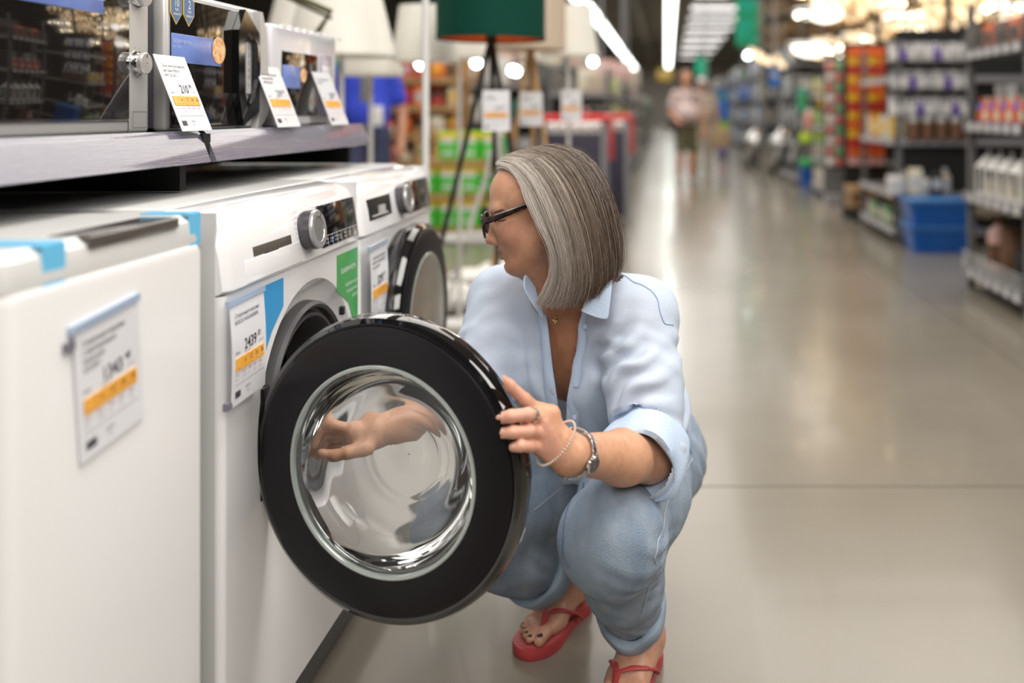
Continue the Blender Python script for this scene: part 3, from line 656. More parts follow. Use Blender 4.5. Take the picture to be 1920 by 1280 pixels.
# head frame
hp = math.radians(15); Fv = V3(-math.cos(hp), -.05, -math.sin(hp)); Fv /= np.linalg.norm(Fv)
Lv = V3(0, -1, 0); Lv = Lv-Fv*(Lv @ Fv); Lv /= np.linalg.norm(Lv); Uv = np.cross(Fv, Lv)*1.0
if Uv[2] < 0: Uv = -Uv
HO = np.array(P(1000, 389, 1.735)); hs = .925
def H(f, v, u): return HO+hs*(f*Fv+v*Lv+u*Uv)
HR = np.stack([Fv, Lv, Uv])
def he(f, v, u, rf, rv, ru, k=.01, sub=False): return ell(H(f, v, u), (rf*hs, rv*hs, ru*hs), HR, k*hs, sub)
def hc(a, b, ra, rb=None, k=.008, sub=False): return cap(H(*a), H(*b), ra*hs, (rb if rb is not None else ra)*hs, k*hs, sub)
neck0 = V3(-.190, 1.80, .755)
head = [he(-.022, 0, .030, .088, .074, .082), he(.014, 0, .032, .065, .064, .064, .02), he(.024, 0, -.040, .058, .056, .072, .02),
        he(.048, 0, -.012, .036, .050, .040, .02), he(.043, .034, -.036, .030, .026, .030, .02), he(.043, -.034, -.036, .030, .026, .030, .02),
        hc((-.005, .052, -.055), (.050, .022, -.100), .019, .016, .025), hc((-.005, -.052, -.055), (.050, -.022, -.100), .019, .016, .025),
        he(.066, 0, -.104, .018, .020, .016, .016), he(.055, 0, -.098, .026, .028, .020, .02),
        hc((.070, .006, .016), (.061, .045, .018), .010, .008, .018), hc((.070, -.006, .016), (.061, -.045, .018), .010, .008, .018),
        hc((.077, 0, .006), (.094, 0, -.034), .0075, .0095, .012), he(.0985, 0, -.040, .0115, .0105, .0105, .008),
        he(.088, .011, -.045, .009, .0065, .0075, .006), he(.088, -.011, -.045, .009, .0065, .0075, .006),
        he(.062, 0, -.070, .025, .028, .024, .014),
        hc((.0845, 0, -.0655), (.075, .019, -.0695), .0062, .0035, .006), hc((.0845, 0, -.0655), (.075, -.019, -.0695), .0062, .0035, .006),
        hc((.0825, 0, -.0790), (.074, .017, -.0765), .0070, .0035, .006), hc((.0825, 0, -.0790), (.074, -.017, -.0765), .0070, .0035, .006),
        he(.079, 0, -.090, .006, .014, .005, .008, True),
        hc((.093, 0, -.0722), (.074, .024, -.0735), .0020, .0012, .004, True), hc((.093, 0, -.0722), (.074, -.024, -.0735), .0020, .0012, .004, True),
        he(.084, .030, .000, .0120, .0150, .0125, .010, True), he(.084, -.030, .000, .0120, .0150, .0125, .010, True),
        he(.0620, .030, .000, .0138, .0140, .0130, .004), he(.0620, -.030, .000, .0138, .0140, .0130, .004),
        hc((.073, .017, .002), (.064, .043, .001), .0035, .0028, .004), hc((.073, -.017, .002), (.064, -.043, .001), .0035, .0028, .004),
        hc((.098, .0065, -.0478), (.094, .0075, -.0485), .0024, .0024, .003, True), hc((.098, -.0065, -.0478), (.094, -.0075, -.0485), .0024, .0024, .003, True),
        cap(H(-.018, 0, -.045), neck0+V3(0, 0, .01), .052, .056, .02), cap(H(.03, 0, -.085), neck0+V3(-.03, -.045, .0), .026, .030, .03)]
# joints
SL, SR = V3(-.052, 1.745, .715), V3(-.335, 1.90, .712)
EL, WL = V3(-.030, 1.600, .500), V3(-.150, 1.405, .582)
ER, WR = V3(-.352, 1.745, .556), V3(-.510, 1.625, .538)
HLp, HRp = V3(-.030, 1.975, .350), V3(-.165, 2.04, .350)
KL, AL = V3(-.092, 1.560, .385), V3(-.062, 1.825, .098)
KR, AR = V3(-.405, 1.760, .300), V3(-.212, 2.015, .100)
lat = (SL-SR)/np.linalg.norm(SL-SR); sp = V3(-.10, -.19, .385); sp -= lat*(sp @ lat); sp /= np.linalg.norm(sp)
nf = np.cross(lat, sp); nf = -nf if nf[1] > 0 else nf        # chest normal, towards the camera
BR = np.stack([lat, nf, sp])
chest, waist, pelv = V3(-.172, 1.855, .640), V3(-.135, 1.93, .50), V3(-.098, 2.005, .385)
torso = [ell(chest, (.150, .095, .150), BR, .04), ell(waist, (.128, .095, .14), BR, .05), ell(pelv, (.165, .118, .13), BR, .05),
         cap(neck0+V3(0, 0, -.01), SL+V3(-.03, 0, -.01), .036, .036, .04), cap(neck0+V3(0, 0, -.01), SR+V3(.03, 0, -.01), .036, .036, .04), cap(neck0+V3(0, 0, -.02), chest, .06, .09, .05),
         ell(chest+lat*.066+nf*.070-sp*.035, (.058, .048, .056), BR, .03), ell(chest-lat*.066+nf*.070-sp*.035, (.058, .048, .056), BR, .03)]
def mix(a, b, t): return a+(b-a)*t
arms = [cap(SL, mix(SL, EL, .5), .042, .036, .03), cap(mix(SL, EL, .5), EL, .036, .035, .02), cap(EL, mix(EL, WL, .35), .038, .042, .02), cap(mix(EL, WL, .35), mix(EL, WL, .95), .042, .029, .02),
        cap(SR, ER, .042, .036, .03), cap(ER, mix(ER, WR, .35), .037, .040, .02), cap(mix(ER, WR, .35), WR, .039, .027, .02)]
legs = [cap(HLp, KL, .075, .055, .03), cap(KL, AL+V3(0, 0, .03), .052, .036, .02), cap(HRp, KR, .075, .055, .03), cap(KR, AR+V3(0, 0, .03), .052, .036, .02)]
# left hand, closed on the rim of the door
def pp(X, Y, y): return np.array(P(X, Y, y))
palmL = [cap(WL, pp(1022, 792, 1.385), .027, .0125, .012), cap(WL, pp(1020, 812, 1.383), .026, .0125, .012), cap(WL, pp(1018, 833, 1.385), .026, .012, .012), cap(WL, pp(1010, 772, 1.392), .025, .0115, .012),
         cap(pp(1012, 770, 1.392), pp(1012, 838, 1.386), .0115, .0115, .010), cap(pp(1035, 775, 1.395), pp(1032, 848, 1.39), .013, .014, .012)]
def finger(pts, rs, k=.004):
    return [cap(pts[i], pts[i+1], rs[i], rs[i+1], k) for i in range(len(pts)-1)]
fingL = finger([pp(1010, 772, 1.392), pp(983, 748, 1.380), pp(955, 722, 1.366), pp(938, 709, 1.356)], [.0108, .0095, .0085, .0070])+\
        finger([pp(1012, 783, 1.388), pp(990, 777, 1.352), pp(958, 780, 1.336), pp(934, 784, 1.340)], [.0108, .0100, .0093, .0080])+\
        finger([pp(1012, 812, 1.386), pp(992, 808, 1.350), pp(962, 810, 1.333), pp(941, 812, 1.337)], [.0105, .0095, .0090, .0078])+\
        finger([pp(1010, 838, 1.386), pp(992, 836, 1.350), pp(976, 836, 1.334), pp(963, 838, 1.335)], [.0100, .0088, .0082, .0072])+\
        finger([pp(1040, 800, 1.405), pp(1000, 790, 1.430), pp(970, 780, 1.425), pp(955, 775, 1.415)], [.0145, .0115, .0105, .0085])
palmR = [cap(WR, pp(660, 812, 1.60), .025, .012, .012), cap(WR, pp(662, 826, 1.61), .025, .012, .012), cap(WR, pp(668, 838, 1.615), .024, .011, .012), cap(pp(660, 808, 1.60), pp(668, 838, 1.615), .012, .012, .01),
         cap(WR, pp(680, 842, 1.59), .022, .014, .012)]
fingR = finger([pp(662, 809, 1.60), pp(620, 800, 1.595), pp(603, 812, 1.59), pp(592, 838, 1.585)], [.0105, .0095, .0085, .0070])+\
        finger([pp(660, 815, 1.605), pp(622, 812, 1.61), pp(604, 825, 1.61), pp(594, 852, 1.605)], [.0105, .0095, .0085, .0070])+\
        finger([pp(664, 822, 1.61), pp(632, 818, 1.625), pp(612, 832, 1.63), pp(602, 858, 1.625)], [.0100, .0090, .0080, .0068])+\
        finger([pp(668, 832, 1.615), pp(640, 828, 1.64), pp(622, 840, 1.645), pp(614, 858, 1.64)], [.0095, .0082, .0075, .0064])+\
        finger([pp(682, 842, 1.59), pp(650, 850, 1.575), pp(628, 855, 1.57), pp(606, 852, 1.568)], [.0130, .0110, .0095, .0080])
# feet
SOLE = .024
def foot(heel, toe, ankle, side):
    d = toe-heel; L = np.linalg.norm(d[:2]); d = V3(d[0]/L, d[1]/L, 0); s = V3(-d[1], d[0], 0)*side       # s towards the big toe
    g = lambda a, b, z: V3(heel[0], heel[1], SOLE)+d*a*L+s*b+V3(0, 0, z)
    pr = [cap(g(.10, 0, .026), g(.14, 0, .028), .027, .027, .02), cap(ankle+V3(0, 0, .05), g(.16, 0, .05), .034, .032, .03), cap(g(.22, 0, .045), g(.62, .004, .020), .032, .021, .03),
          cap(g(.15, -.008, .018), g(.62, -.018, .014), .020, .015, .02), cap(g(.62, .024, .016), g(.70, .024, .014), .019, .017, .02), cap(g(.60, -.022, .012), g(.66, -.024, .011), .014, .012, .02),
          cap(ankle+V3(0, 0, .05), g(.45, .0, .030), .030, .026, .04), ell(ankle+s*.026+V3(0, 0, .0), (.014, .014, .014), None, .02), ell(ankle-s*.026, (.013, .013, .013), None, .02)]
    toes = [(.022, .93, .0125), (.004, .95, .0088), (-.009, .91, .0082), (-.021, .86, .0078), (-.031, .80, .0075)]; tips = []
    for b, e, r in toes:
        pr += [cap(g(.70, b, .014), g(e-.10, b*1.12, .016), r*1.05, r, .006), cap(g(e-.10, b*1.12, .016), g(e, b*1.15, .010), r, r*.92, .003)]; tips.append((g(e-.005, b*1.15, .010+r*.72), r))
    return pr, g, d, s, tips
footL, gL, dL, sL, tipsL = foot(V3(-.030, 1.868, 0), V3(-.098, 1.655, 0), AL, -1)
footR, gR, dR, sR, tipsR = foot(V3(-.185, 2.065, 0), V3(-.286, 1.865, 0), AR, 1)
body = head+torso+arms+legs+palmL+palmR+footL+footR
allp = body+fingL+fingR
pieces = []
def piece(lo, hi, h, it=2, prims=allp): V, F = skin(prims, lo, hi, h, it); pieces.append((V, F))
hb = HO
piece(hb+V3(-.13, -.11, -.15), hb+V3(.12, .12, .13), .0019, 3)                       # head
piece((-.62, 1.40, .28), (.12, 2.20, hb[2]-.13), .0045, 2, head+torso+legs+arms)      # trunk, arms, thighs
piece((-.62, 1.54, .46), (-.49, 1.70, .62), .0022, 2)
piece((-.24, 1.31, .52), (-.10, 1.455, .72), .0020, 2)
piece((-.36, 1.80, 0), (-.12, 2.12, .29), .0028, 2); piece((-.16, 1.58, 0), (.03, 1.95, .29), .0028, 2)
V = np.concatenate([p[0] for p in pieces]); n = 0; Fs = []
for v, f in pieces: Fs.append(f+n); n += len(v)
F = np.concatenate(Fs)
SKIN = mat('skin', (.62, .36, .25), .42, noise=(70, (.93, .88, .86), .40, .62), attr='tint', sss=.10, bump=.10, bscale=320)
bo_ = mesh_np('body', off(V), F, SKIN, woman)
T = np.tile(V3(.62, .335, .210), (len(V), 1))
q = (V-HO) @ HR.T/hs
def blob(c, r, col, a=1.):
    global T
    w_ = np.clip(1-np.sqrt((((q-np.array(c))/np.array(r))**2).sum(1)), 0, 1)[:, None]; w_ = np.clip(w_*2.2, 0, 1)*a; T = T*(1-w_)+np.array(col)*w_
blob((.05, .045, -.035), (.05, .04, .04), (.60, .29, .20), .7); blob((.100, 0, -.042), (.02, .02, .016), (.62, .29, .21), .7)
blob((.085, 0, -.066), (.020, .026, .0085), (.42, .155, .125)); blob((.083, 0, -.079), (.020, .024, .0100), (.42, .155, .125))
blob((.079, .030, .003), (.014, .018, .008), (.38, .19, .13), .8)
chm = ((V[:, 2] < .80) & (V[:, 2] > .55) & (V[:, 1] > 1.6) & (V[:, 0] > -.33) & (V[:, 0] < -.05)); wz = np.clip((.845-V[:, 2])/.09, 0, 1)[:, None]*((V[:, 1] > 1.6) & (V[:, 0] > -.34) & (V[:, 0] < -.05) & (V[:, 2] > .5))[:, None]; T = T*(1-wz)+V3(.50, .235, .135)*wz
farm = (V[:, 1] < 1.62) & (V[:, 2] > .4) & (V[:, 0] > -.3) & (V[:, 2] < .66); T[farm] = V3(.66, .36, .225)
fing = (V[:, 1] < 1.375) & (V[:, 2] > .4) & (V[:, 2] < .74); T[fing] = V3(.74, .40, .29)
ft = V[:, 2] < .2; T[ft] = V3(.56, .30, .20)
vcol(bo_, T)
# nails
NAILP = mat('pale_nail', (.76, .44, .34), .25, coat=.6); NAILD = mat('dark_nail_polish', (.06, .025, .02), .12, coat=1)
for tp_, dirv in ((pp(936, 782, 1.3310), (-.9, -.35, .02)), (pp(943, 811, 1.3283), (-.9, -.35, 0)), (pp(965, 838, 1.3270), (-.85, -.5, 0))):
    mb = MB(); mb.ball((0, 0, 0), (.0050, .0038, .0008), 10, 6); M = frame(tp_, dirv, (0, 0, 1)); mb.v = [tuple(M @ Vector(p)-Vector(OW)) for p in mb.v]; mb.build('fingernail', NAILP, bo_)
for tips, d_, s_ in ((tipsR, dR, sR), (tipsL, dL, sL)):
    for i, (c, r) in enumerate(tips):
        mb = MB(); mb.ball((0, 0, 0), (r*.66, r*.60, r*.32), 10, 6); M = frame(c, d_+V3(0, 0, -.35), s_); mb.v = [tuple(M @ Vector(p)-Vector(OW)) for p in mb.v]; mb.build('toenail', NAILD, bo_)
# eyebrow, eye, glasses
HV = pieces[0][0]
def on_head(X, Y, push=.0):
    d = pp(X, Y, 1.0)-V3(0, 0, EYE); d /= np.linalg.norm(d); rel = HV-V3(0, 0, EYE); t = rel @ d; e = np.linalg.norm(rel-t[:, None]*d, axis=1)+t*.02; return HV[np.argmin(e)]-d*push
hb_ = MB()
for (X0, Y0, X1, Y1, r_) in ((926, 399, 940, 392, .0024), (928, 397, 944, 393, .0026), (934, 396, 950, 394, .0024), (942, 395, 957, 397, .0019), (950, 395, 962, 400, .0013)):
    hb_.tube([Vector(on_head(X0, Y0, .0004)-OW), Vector(on_head((X0+X1)/2, (Y0+Y1)/2, .0010)-OW), Vector(on_head(X1, Y1, .0002)-OW)], [.0010, r_, .0008], 8, flat=(1, .7))
hb_.build('eyebrow', mat('brow_hair', (.13, .075, .045), .8, bump=.5, bscale=600), bo_)
MB().tube([Vector(on_head(X, Y, .0003)-OW) for X, Y in ((929, 411), (935, 414), (943, 414), (949, 411))], [.0006, .0011, .0010, .0005], 6).build('eyelid_line', mat('lash_dark', (.05, .03, .02), .7), bo_)
ls = MB(); ls.tube([Vector(H(.0775, .020, -.0035)-OW), Vector(H(.0775, .030, -.0055)-OW), Vector(H(.0720, .040, -.0045)-OW)], .0010, 6).build('eyelashes', BLACK, bo_)
gl = empty('glasses', (0, 0, 0)); gl.parent = woman; gl['label'] = 'dark tortoiseshell glasses'
TORT = mat('tortoiseshell', (.012, .006, .005), .22, noise=(120, (.14, .045, .010), .55, .75), coat=.3)
def lens(v0):
    c = H(.1010, v0, -.008); ax1 = Lv-Fv*(.12 if v0 > 0 else -.12); ax2 = Uv-Fv*.10; pts = []
    for k in range(28):
        a = 2*PI*k/28; rr = .0240+.0012*math.cos(2*a); pts.append(Vector(c+(ax1*math.cos(a)*rr*1.0+ax2*math.sin(a)*rr)*hs-OW))
    MB().tube(pts, .0020, 8, closed=True).build('lens_frame', TORT, gl)
    MB().add(pts, [tuple(range(28))]).build('lens', thin_glass('lens_glass', (.93, .93, .94)), gl)
    return c, ax1
c1, a1 = lens(.031); c2, a2 = lens(-.031)
MB().tube([Vector(H(.1030, .0095, -.001)-OW), Vector(H(.1060, 0, .002)-OW), Vector(H(.1030, -.0095, -.001)-OW)], .0020, 8).build('bridge', TORT, gl)
for sd in (1, -1):
    tm = MB(); tm.tube([Vector(H(.0985, .0525*sd, .003)-OW), Vector(H(.090, .0635*sd, .003)-OW), Vector(H(.070, .0690*sd, .004)-OW), Vector(H(.020, .0745*sd, .010)-OW), Vector(H(-.012, .0770*sd, .013)-OW)], [.0040, .0052, .0050, .0044, .0036], 8, flat=(.4, 1.15)).build('temple', TORT, gl)
rv = MB()
for a, b in ((.089, .0035), (.089, .0055), (.0855, .0045)): rv.ball(tuple(H(a, .0663, b)-OW), .0009, 6, 4)
rv.build('rivets', mat('gold', (.75, .50, .18), .2, 1), gl)

# ---- hair: columns from the parting to the tips, as the photograph shows them; v = distance towards the camera from the head's middle plane
cols = [
 [(933, 318, .018), (950, 317, .045), (976, 340, .066), (992, 378, .080), (1014, 425, .088), (1034, 468, .090), (1034, 512, .085), (1018, 548, .080), (1009, 566, .076)],
 [(933, 305, .014), (966, 312, .052), (1002, 350, .076), (1026, 405, .089), (1046, 460, .095), (1052, 512, .093), (1042, 550, .086), (1032, 568, .082)],
 [(944, 296, .010), (992, 302, .050), (1032, 350, .080), (1060, 415, .094), (1074, 478, .098), (1076, 525, .095), (1070, 555, .090), (1064, 567, .088)],
 [(965, 286, .006), (1022, 298, .048), (1064, 350, .078), (1090, 420, .092), (1102, 480, .095), (1103, 520, .092), (1098, 550, .087), (1092, 560, .085)],
 [(995, 278, .004), (1050, 292, .042), (1092, 345, .068), (1116, 415, .080), (1127, 478, .080), (1127, 515, .076), (1122, 535, .073), (1117, 545, .072)],
 [(1022, 273, .002), (1076, 293, .030), (1116, 345, .048), (1138, 415, .052), (1148, 475, .048), (1147, 505, .045), (1143, 518, .043), (1140, 525, .042)],
 [(1042, 272, 0), (1092, 292, .012), (1128, 345, .014), (1149, 410, .012), (1157, 465, .008), (1156, 490, .006), (1153, 500, .005), (1150, 508, .004)]]
def cr(p, t):
    n = len(p)-1; t = np.clip(t, 0, 1)*n; i = min(int(t), n-1); s = t-i; p0, p1, p2, p3 = p[max(i-1, 0)], p[i], p[i+1], p[min(i+2, n)]
    return .5*((2*p1)+(-p0+p2)*s+(2*p0-5*p1+4*p2-p3)*s*s+(-p0+3*p1-3*p2+p3)*s**3)
NT = 17; NS = 49
grid0 = []
for c in cols:
    pts = [np.array(P(X, Y, 1.735)) for X, Y, v in c]
    pts = [HO+(p-HO)*(1.735-v)/1.735+V3(0, 0, 0)+V3((HO[0])*0, -v, 0)+V3(1, 0, 0)*0 for p, (X, Y, v) in zip([V3(*p) for p in pts], c)] if False else [np.array(P(X, Y, 1.735-v)) for X, Y, v in c]
    grid0.append(np.array([cr(np.array(pts), k/(NT-1)) for k in range(NT)]))
grid0 = np.array(grid0)                                                     # 7 x NT x 3
near = np.array([[cr(grid0[:, k], i/(NS-1)) for k in range(NT)] for i in range(NS)])
far = near.copy(); far[:, :, 1] = 2*1.735-near[:, :, 1]; far = far[::-1]
cenx = (-.235, 1.735)
# place the far side by true mirror about the head's middle plane
vv = 1.735-near[:, :, 1]; far = near[::-1]-2*vv[::-1][:, :, None]*V3(0, -1, 0)*1.0
sheet = np.concatenate([near, far[1:]]); NSS = len(sheet)
Fq = np.array([[i*NT+k, (i+1)*NT+k, (i+1)*NT+k+1, i*NT+k+1] for i in range(NSS-1) for k in range(NT-1)])
ctr = np.array(P(1060, 420, 1.735))
inner = sheet+(ctr-sheet)*.045
hair = mesh_np('hair', off(inner.reshape(-1, 3)), Fq, mat('under_hair', (.20, .165, .13), .7), woman)
hair.data.set_sharp_from_angle(angle=3.1)
so = hair.modifiers.new('thick', 'SOLIDIFY'); so.thickness = .004; so.offset = 0
def sheet_at(s, t):
    a = np.clip(s, 0, 1)*(NSS-1); i = np.minimum(a.astype(int), NSS-2); fa = (a-i)[:, None]
    b = np.clip(t, 0, 1)*(NT-1); j = np.minimum(b.astype(int), NT-2); fb = (b-j)[:, None]
    return (sheet[i, j]*(1-fa)+sheet[i+1, j]*fa)*(1-fb)+(sheet[i, j+1]*(1-fa)+sheet[i+1, j+1]*fa)*fb
def strands(N, srange, seed, depth=(-.004, .006), rad=.00042, wild=.0, t0r=(0, .35)):
    r = np.random.default_rng(seed); K = 15
    s0 = r.uniform(*srange, N); t0 = r.uniform(*t0r, N)**1.0; t0[r.random(N) < .35] = 0; t1 = np.clip(r.normal(.975, .03, N), .75, 1.04)
    d = r.uniform(*depth, N); ph = r.uniform(0, 6.28, N); am = r.normal(0, .004, N); cross = r.normal(0, .016, N)
    clump = np.sin(s0*157+np.sin(s0*40)*2)*.0012+np.sin(s0*61+1)*.0014+r.normal(0, .0012, N)
    pts = []
    for k in range(K):
        f = k/(K-1); t = t0+(t1-t0)*f; s = s0+am*np.sin(ph+f*4)*f+cross*f*f*.6+.004*np.sin(s0*90)*f
        p = sheet_at(np.clip(s, 0, 1), np.minimum(t, 1)); e = np.clip(t-1, 0, 1)[:, None]; p = p+V3(0, 0, -.2)*e
        o_ = p-ctr; o_[:, 2] *= .6; o_ /= np.linalg.norm(o_, axis=1)[:, None]
        dd = (d+clump)*np.minimum(1, f*3+.3)+wild*np.abs(r.normal(0, 1, N) if False else np.sin(ph*3))*f*(1-f)*4
        p = p+o_*dd[:, None]; p[:, 0] += .0022*np.sin(ph+f*7)*(.3+f)+.0016*np.sin(s0*70+f*5); pts.append(p)
    Pn = np.array(pts).transpose(1, 0, 2)                                   # N K 3
    tt = np.gradient(Pn, axis=1); tt /= np.linalg.norm(tt, axis=2)[..., None]+1e-9
    a = np.cross(tt, V3(.3, -.8, .2)); a /= np.linalg.norm(a, axis=2)[..., None]+1e-9; b = np.cross(a, tt)
    rr = rad*(1-.55*np.linspace(0, 1, K)**3)[None, :, None]*r.uniform(.7, 1.3, N)[:, None, None]
    V = np.stack([Pn+rr*(a*math.cos(q)+b*math.sin(q)) for q in (0, 2.094, 4.189)], 2).reshape(-1, 3)
    base = (np.arange(N)*K*3)[:, None, None]; kk = (np.arange(K-1)*3)[None, :, None]; c = np.arange(3)[None, None, :]; c2 = (c+1) % 3
    F = np.stack([base+kk+c, base+kk+c2, base+kk+3+c2, base+kk+3+c], -1).reshape(-1, 4)
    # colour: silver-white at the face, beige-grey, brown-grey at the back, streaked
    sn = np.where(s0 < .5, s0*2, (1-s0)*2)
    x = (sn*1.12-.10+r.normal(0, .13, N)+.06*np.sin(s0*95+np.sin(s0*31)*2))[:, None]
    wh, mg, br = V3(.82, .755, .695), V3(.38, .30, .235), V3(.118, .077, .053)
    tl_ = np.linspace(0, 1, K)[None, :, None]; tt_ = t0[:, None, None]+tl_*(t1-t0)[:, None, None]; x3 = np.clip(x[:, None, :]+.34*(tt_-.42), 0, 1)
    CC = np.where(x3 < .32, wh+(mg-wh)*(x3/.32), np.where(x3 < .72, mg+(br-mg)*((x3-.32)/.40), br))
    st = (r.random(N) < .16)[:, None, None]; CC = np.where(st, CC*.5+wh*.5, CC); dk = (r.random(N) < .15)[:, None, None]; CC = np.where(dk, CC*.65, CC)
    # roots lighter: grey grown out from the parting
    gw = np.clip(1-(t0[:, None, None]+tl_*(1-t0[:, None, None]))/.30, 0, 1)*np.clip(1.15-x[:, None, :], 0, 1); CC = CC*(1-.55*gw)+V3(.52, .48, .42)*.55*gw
    CC = np.repeat(CC[:, :, None, :], 3, 2).reshape(-1, 3)
    return V, F, CC
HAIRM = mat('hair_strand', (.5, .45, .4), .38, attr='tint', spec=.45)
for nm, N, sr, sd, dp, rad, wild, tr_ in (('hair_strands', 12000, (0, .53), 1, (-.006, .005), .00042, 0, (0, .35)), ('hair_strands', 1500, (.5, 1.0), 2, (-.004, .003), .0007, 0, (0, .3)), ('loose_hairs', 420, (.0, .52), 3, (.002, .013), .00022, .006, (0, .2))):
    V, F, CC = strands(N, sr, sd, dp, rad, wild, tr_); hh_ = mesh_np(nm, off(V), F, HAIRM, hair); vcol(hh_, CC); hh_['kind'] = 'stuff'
# ---------------------------------------------------------------- clothes
def crease(V, N, centre, R, dirv, wl, amp, seed=0):
    """displace along the normals: folds across direction dirv, fading with distance from the centre"""
    d = V-centre; w_ = np.exp(-(d**2).sum(1)/(R*R)); ph = d @ np.array(dirv)/wl*2*PI
    wob = 2.3*np.sin(V[:, 0]*24+seed)+2.0*np.sin(V[:, 1]*21+seed*2)+1.3*np.sin(V[:, 2]*29+seed*3)+.9*np.sin(V[:, 0]*60+V[:, 2]*47+seed); w_ = w_*(.62+.38*np.sin(V[:, 0]*37+V[:, 2]*23+seed*5)*np.sin(V[:, 1]*33+seed))
    s = np.sin(ph+wob); s = np.sign(s)*np.abs(s)**.7
    return V+N*(amp*w_*s)[:, None]
def normals(V, F):
    a = V[F[:, 2]]-V[F[:, 0]]; b = V[F[:, 3]]-V[F[:, 1]]; n = np.cross(a, b); N = np.zeros_like(V)
    for c in range(3):
        for k in range(4): N[:, c] += np.bincount(F[:, k], n[:, c], len(V))
    return N/(np.linalg.norm(N, axis=1)[:, None]+1e-12)
DENIM = mat('denim', (.275, .37, .50), .9, noise=(26, (.48, .56, .67), .30, .70), bump=1., bscale=900, stretch=(1, 1, .45))
DENIMD = mat('denim_inside', (.13, .19, .29), .9, noise=(9, (.22, .29, .38), .35, .65), bump=.3, bscale=500)
STITCH = mat('jeans_stitch', (.50, .54, .60), .8)
jeans_parts = []
uL = (AL-KL)/np.linalg.norm(AL-KL); uR = (AR-KR)/np.linalg.norm(AR-KR)
def jean(prims, lo, hi, h=.0042): return skin(prims, lo, hi, h, 3)
JL = [ell(pelv+V3(.0, .0, .01), (.166, .122, .12), BR, .05), cap(pelv+V3(.06, .01, -.03), HLp, .092, .092, .05), cap(HLp+V3(.005, 0, .01), mix(HLp, KL, .55), .098, .096, .05), cap(mix(HLp, KL, .5), KL+V3(0, .004, -.004), .098, .079, .04),
      cap(KL, mix(KL, AL, .5), .077, .068, .04), cap(mix(KL, AL, .5), mix(KL, AL, .90), .066, .056, .03), ell(KL+V3(0, -.008, .0), (.080, .074, .082), None, .03),
      cap(HRp, mix(HRp, KR, .5), .102, .095, .05), cap(mix(HRp, KR, .5), KR, .095, .080, .04), cap(KR, mix(KR, AR, .5), .078, .074, .03), cap(mix(KR, AR, .5), mix(KR, AR, .78), .074, .074, .03)]
# cut the trouser ends open across the shin
def jx(D, X, Y, Z):
    for A_, K_, u_, t in ((AL, KL, uL, .84), (AR, KR, uR, .70)):
        c = mix(K_, A_, t); pl_ = (X-c[0])*u_[0]+(Y-c[1])*u_[1]+(Z-c[2])*u_[2]; rad = np.sqrt((X-c[0])**2+(Y-c[1])**2+(Z-c[2])**2)
        D = np.where(rad < .14, np.maximum(D, pl_), D)
    return D
V, F = skin(JL, (-.52, 1.44, .08), (.14, 2.20, .54), .0042, 3, jx)
N = normals(V, F)
V = crease(V, N, KL+V3(.05, .02, -.03), .09, (.3, .1, 1), .046, .0048, 1)
V = crease(V, N, KL+V3(.02, .05, -.08), .08, (-.2, .2, 1), .040, .0042, 2)
V = crease(V, N, mix(KL, AL, .7), .07, (.7, .2, 1), .052, .0045, 3)
V = crease(V, N, HLp+V3(.05, -.03, .07), .10, (.5, .6, .7), .040, .0045, 4)
V = crease(V, N, mix(KR, AR, .6), .10, (.6, .3, .9), .05, .0050, 5)
V = crease(V, N, mix(HLp, KL, .45), .16, (1, .2, .3), .09, .0018, 6)
jeans = mesh_np('jeans', off(V), F, DENIM, woman)
def cuff(c, u, r, wdt, asym, seed, name='cuff'):
    """rolled-up trouser end: a thick double band round the shin"""
    a = np.cross(u, V3(1, 0, .2)); a /= np.linalg.norm(a); b = np.cross(u, a); n = 56; prof = [(-.003, 0), (.004, 0), (.0065, .004), (.0065, wdt-.006), (.004, wdt), (-.001, wdt-.001), (-.006, wdt-.01), (-.008, wdt*.4), (-.008, .002)]
    vs = []; fs = []; m = len(prof)
    for k in range(n):
        t = 2*PI*k/n; rr = r*(1+.045*math.sin(2*t+seed)+.025*math.sin(3*t+seed*2)+.012*math.sin(7*t)); dz = .006*math.sin(t*2+seed)+asym*math.cos(t-seed)
        for pr_, z in prof: vs.append(tuple(c+(a*math.cos(t)+b*math.sin(t))*(rr+pr_*(1+.2*math.sin(5*t)))+u*(z-wdt+dz+.0015*math.sin(6*t+seed))-OW))
    for k in range(n):
        q = (k+1) % n
        for j in range(m): fs.append((k*m+j, q*m+j, q*m+(j+1) % m, k*m+(j+1) % m))
    return MB().add(vs, fs).build(name, mat('denim_cuff', (.25, .33, .44), .88, noise=(14, (.38, .46, .56), .4, .65), bump=.3, bscale=500), jeans, True, 60)
cuff(mix(KL, AL, .90), uL, .064, .046, .007, 1.0)
cuff(mix(KR, AR, .745), uR, .081, .040, .003, 2.2)
def surf_line(pts, name, r=.0011, m_=STITCH, push=.001, par=None, of=None, dash=False):
    """a seam laid on the surface nearest to the given points"""
    src = of[0]; out = []
    for i in range(len(pts)-1):
        for s in np.linspace(0, 1, 14, endpoint=False): out.append(mix(np.array(pts[i]), np.array(pts[i+1]), s))
    out.append(np.array(pts[-1])); res = []
    for p in out:
        j = np.argmin(((src-p)**2).sum(1)); res.append(src[j]+of[1][j]*push)
    res = np.array(res)
    for _ in range(14): res[1:-1] = (res[:-2]+res[1:-1]*2+res[2:])/4
    return MB().tube([Vector(p-OW) for p in res], r, 5).build(name, m_, par)
N = normals(V, F); jS = (V, N)
camP = V3(0, 0, EYE)
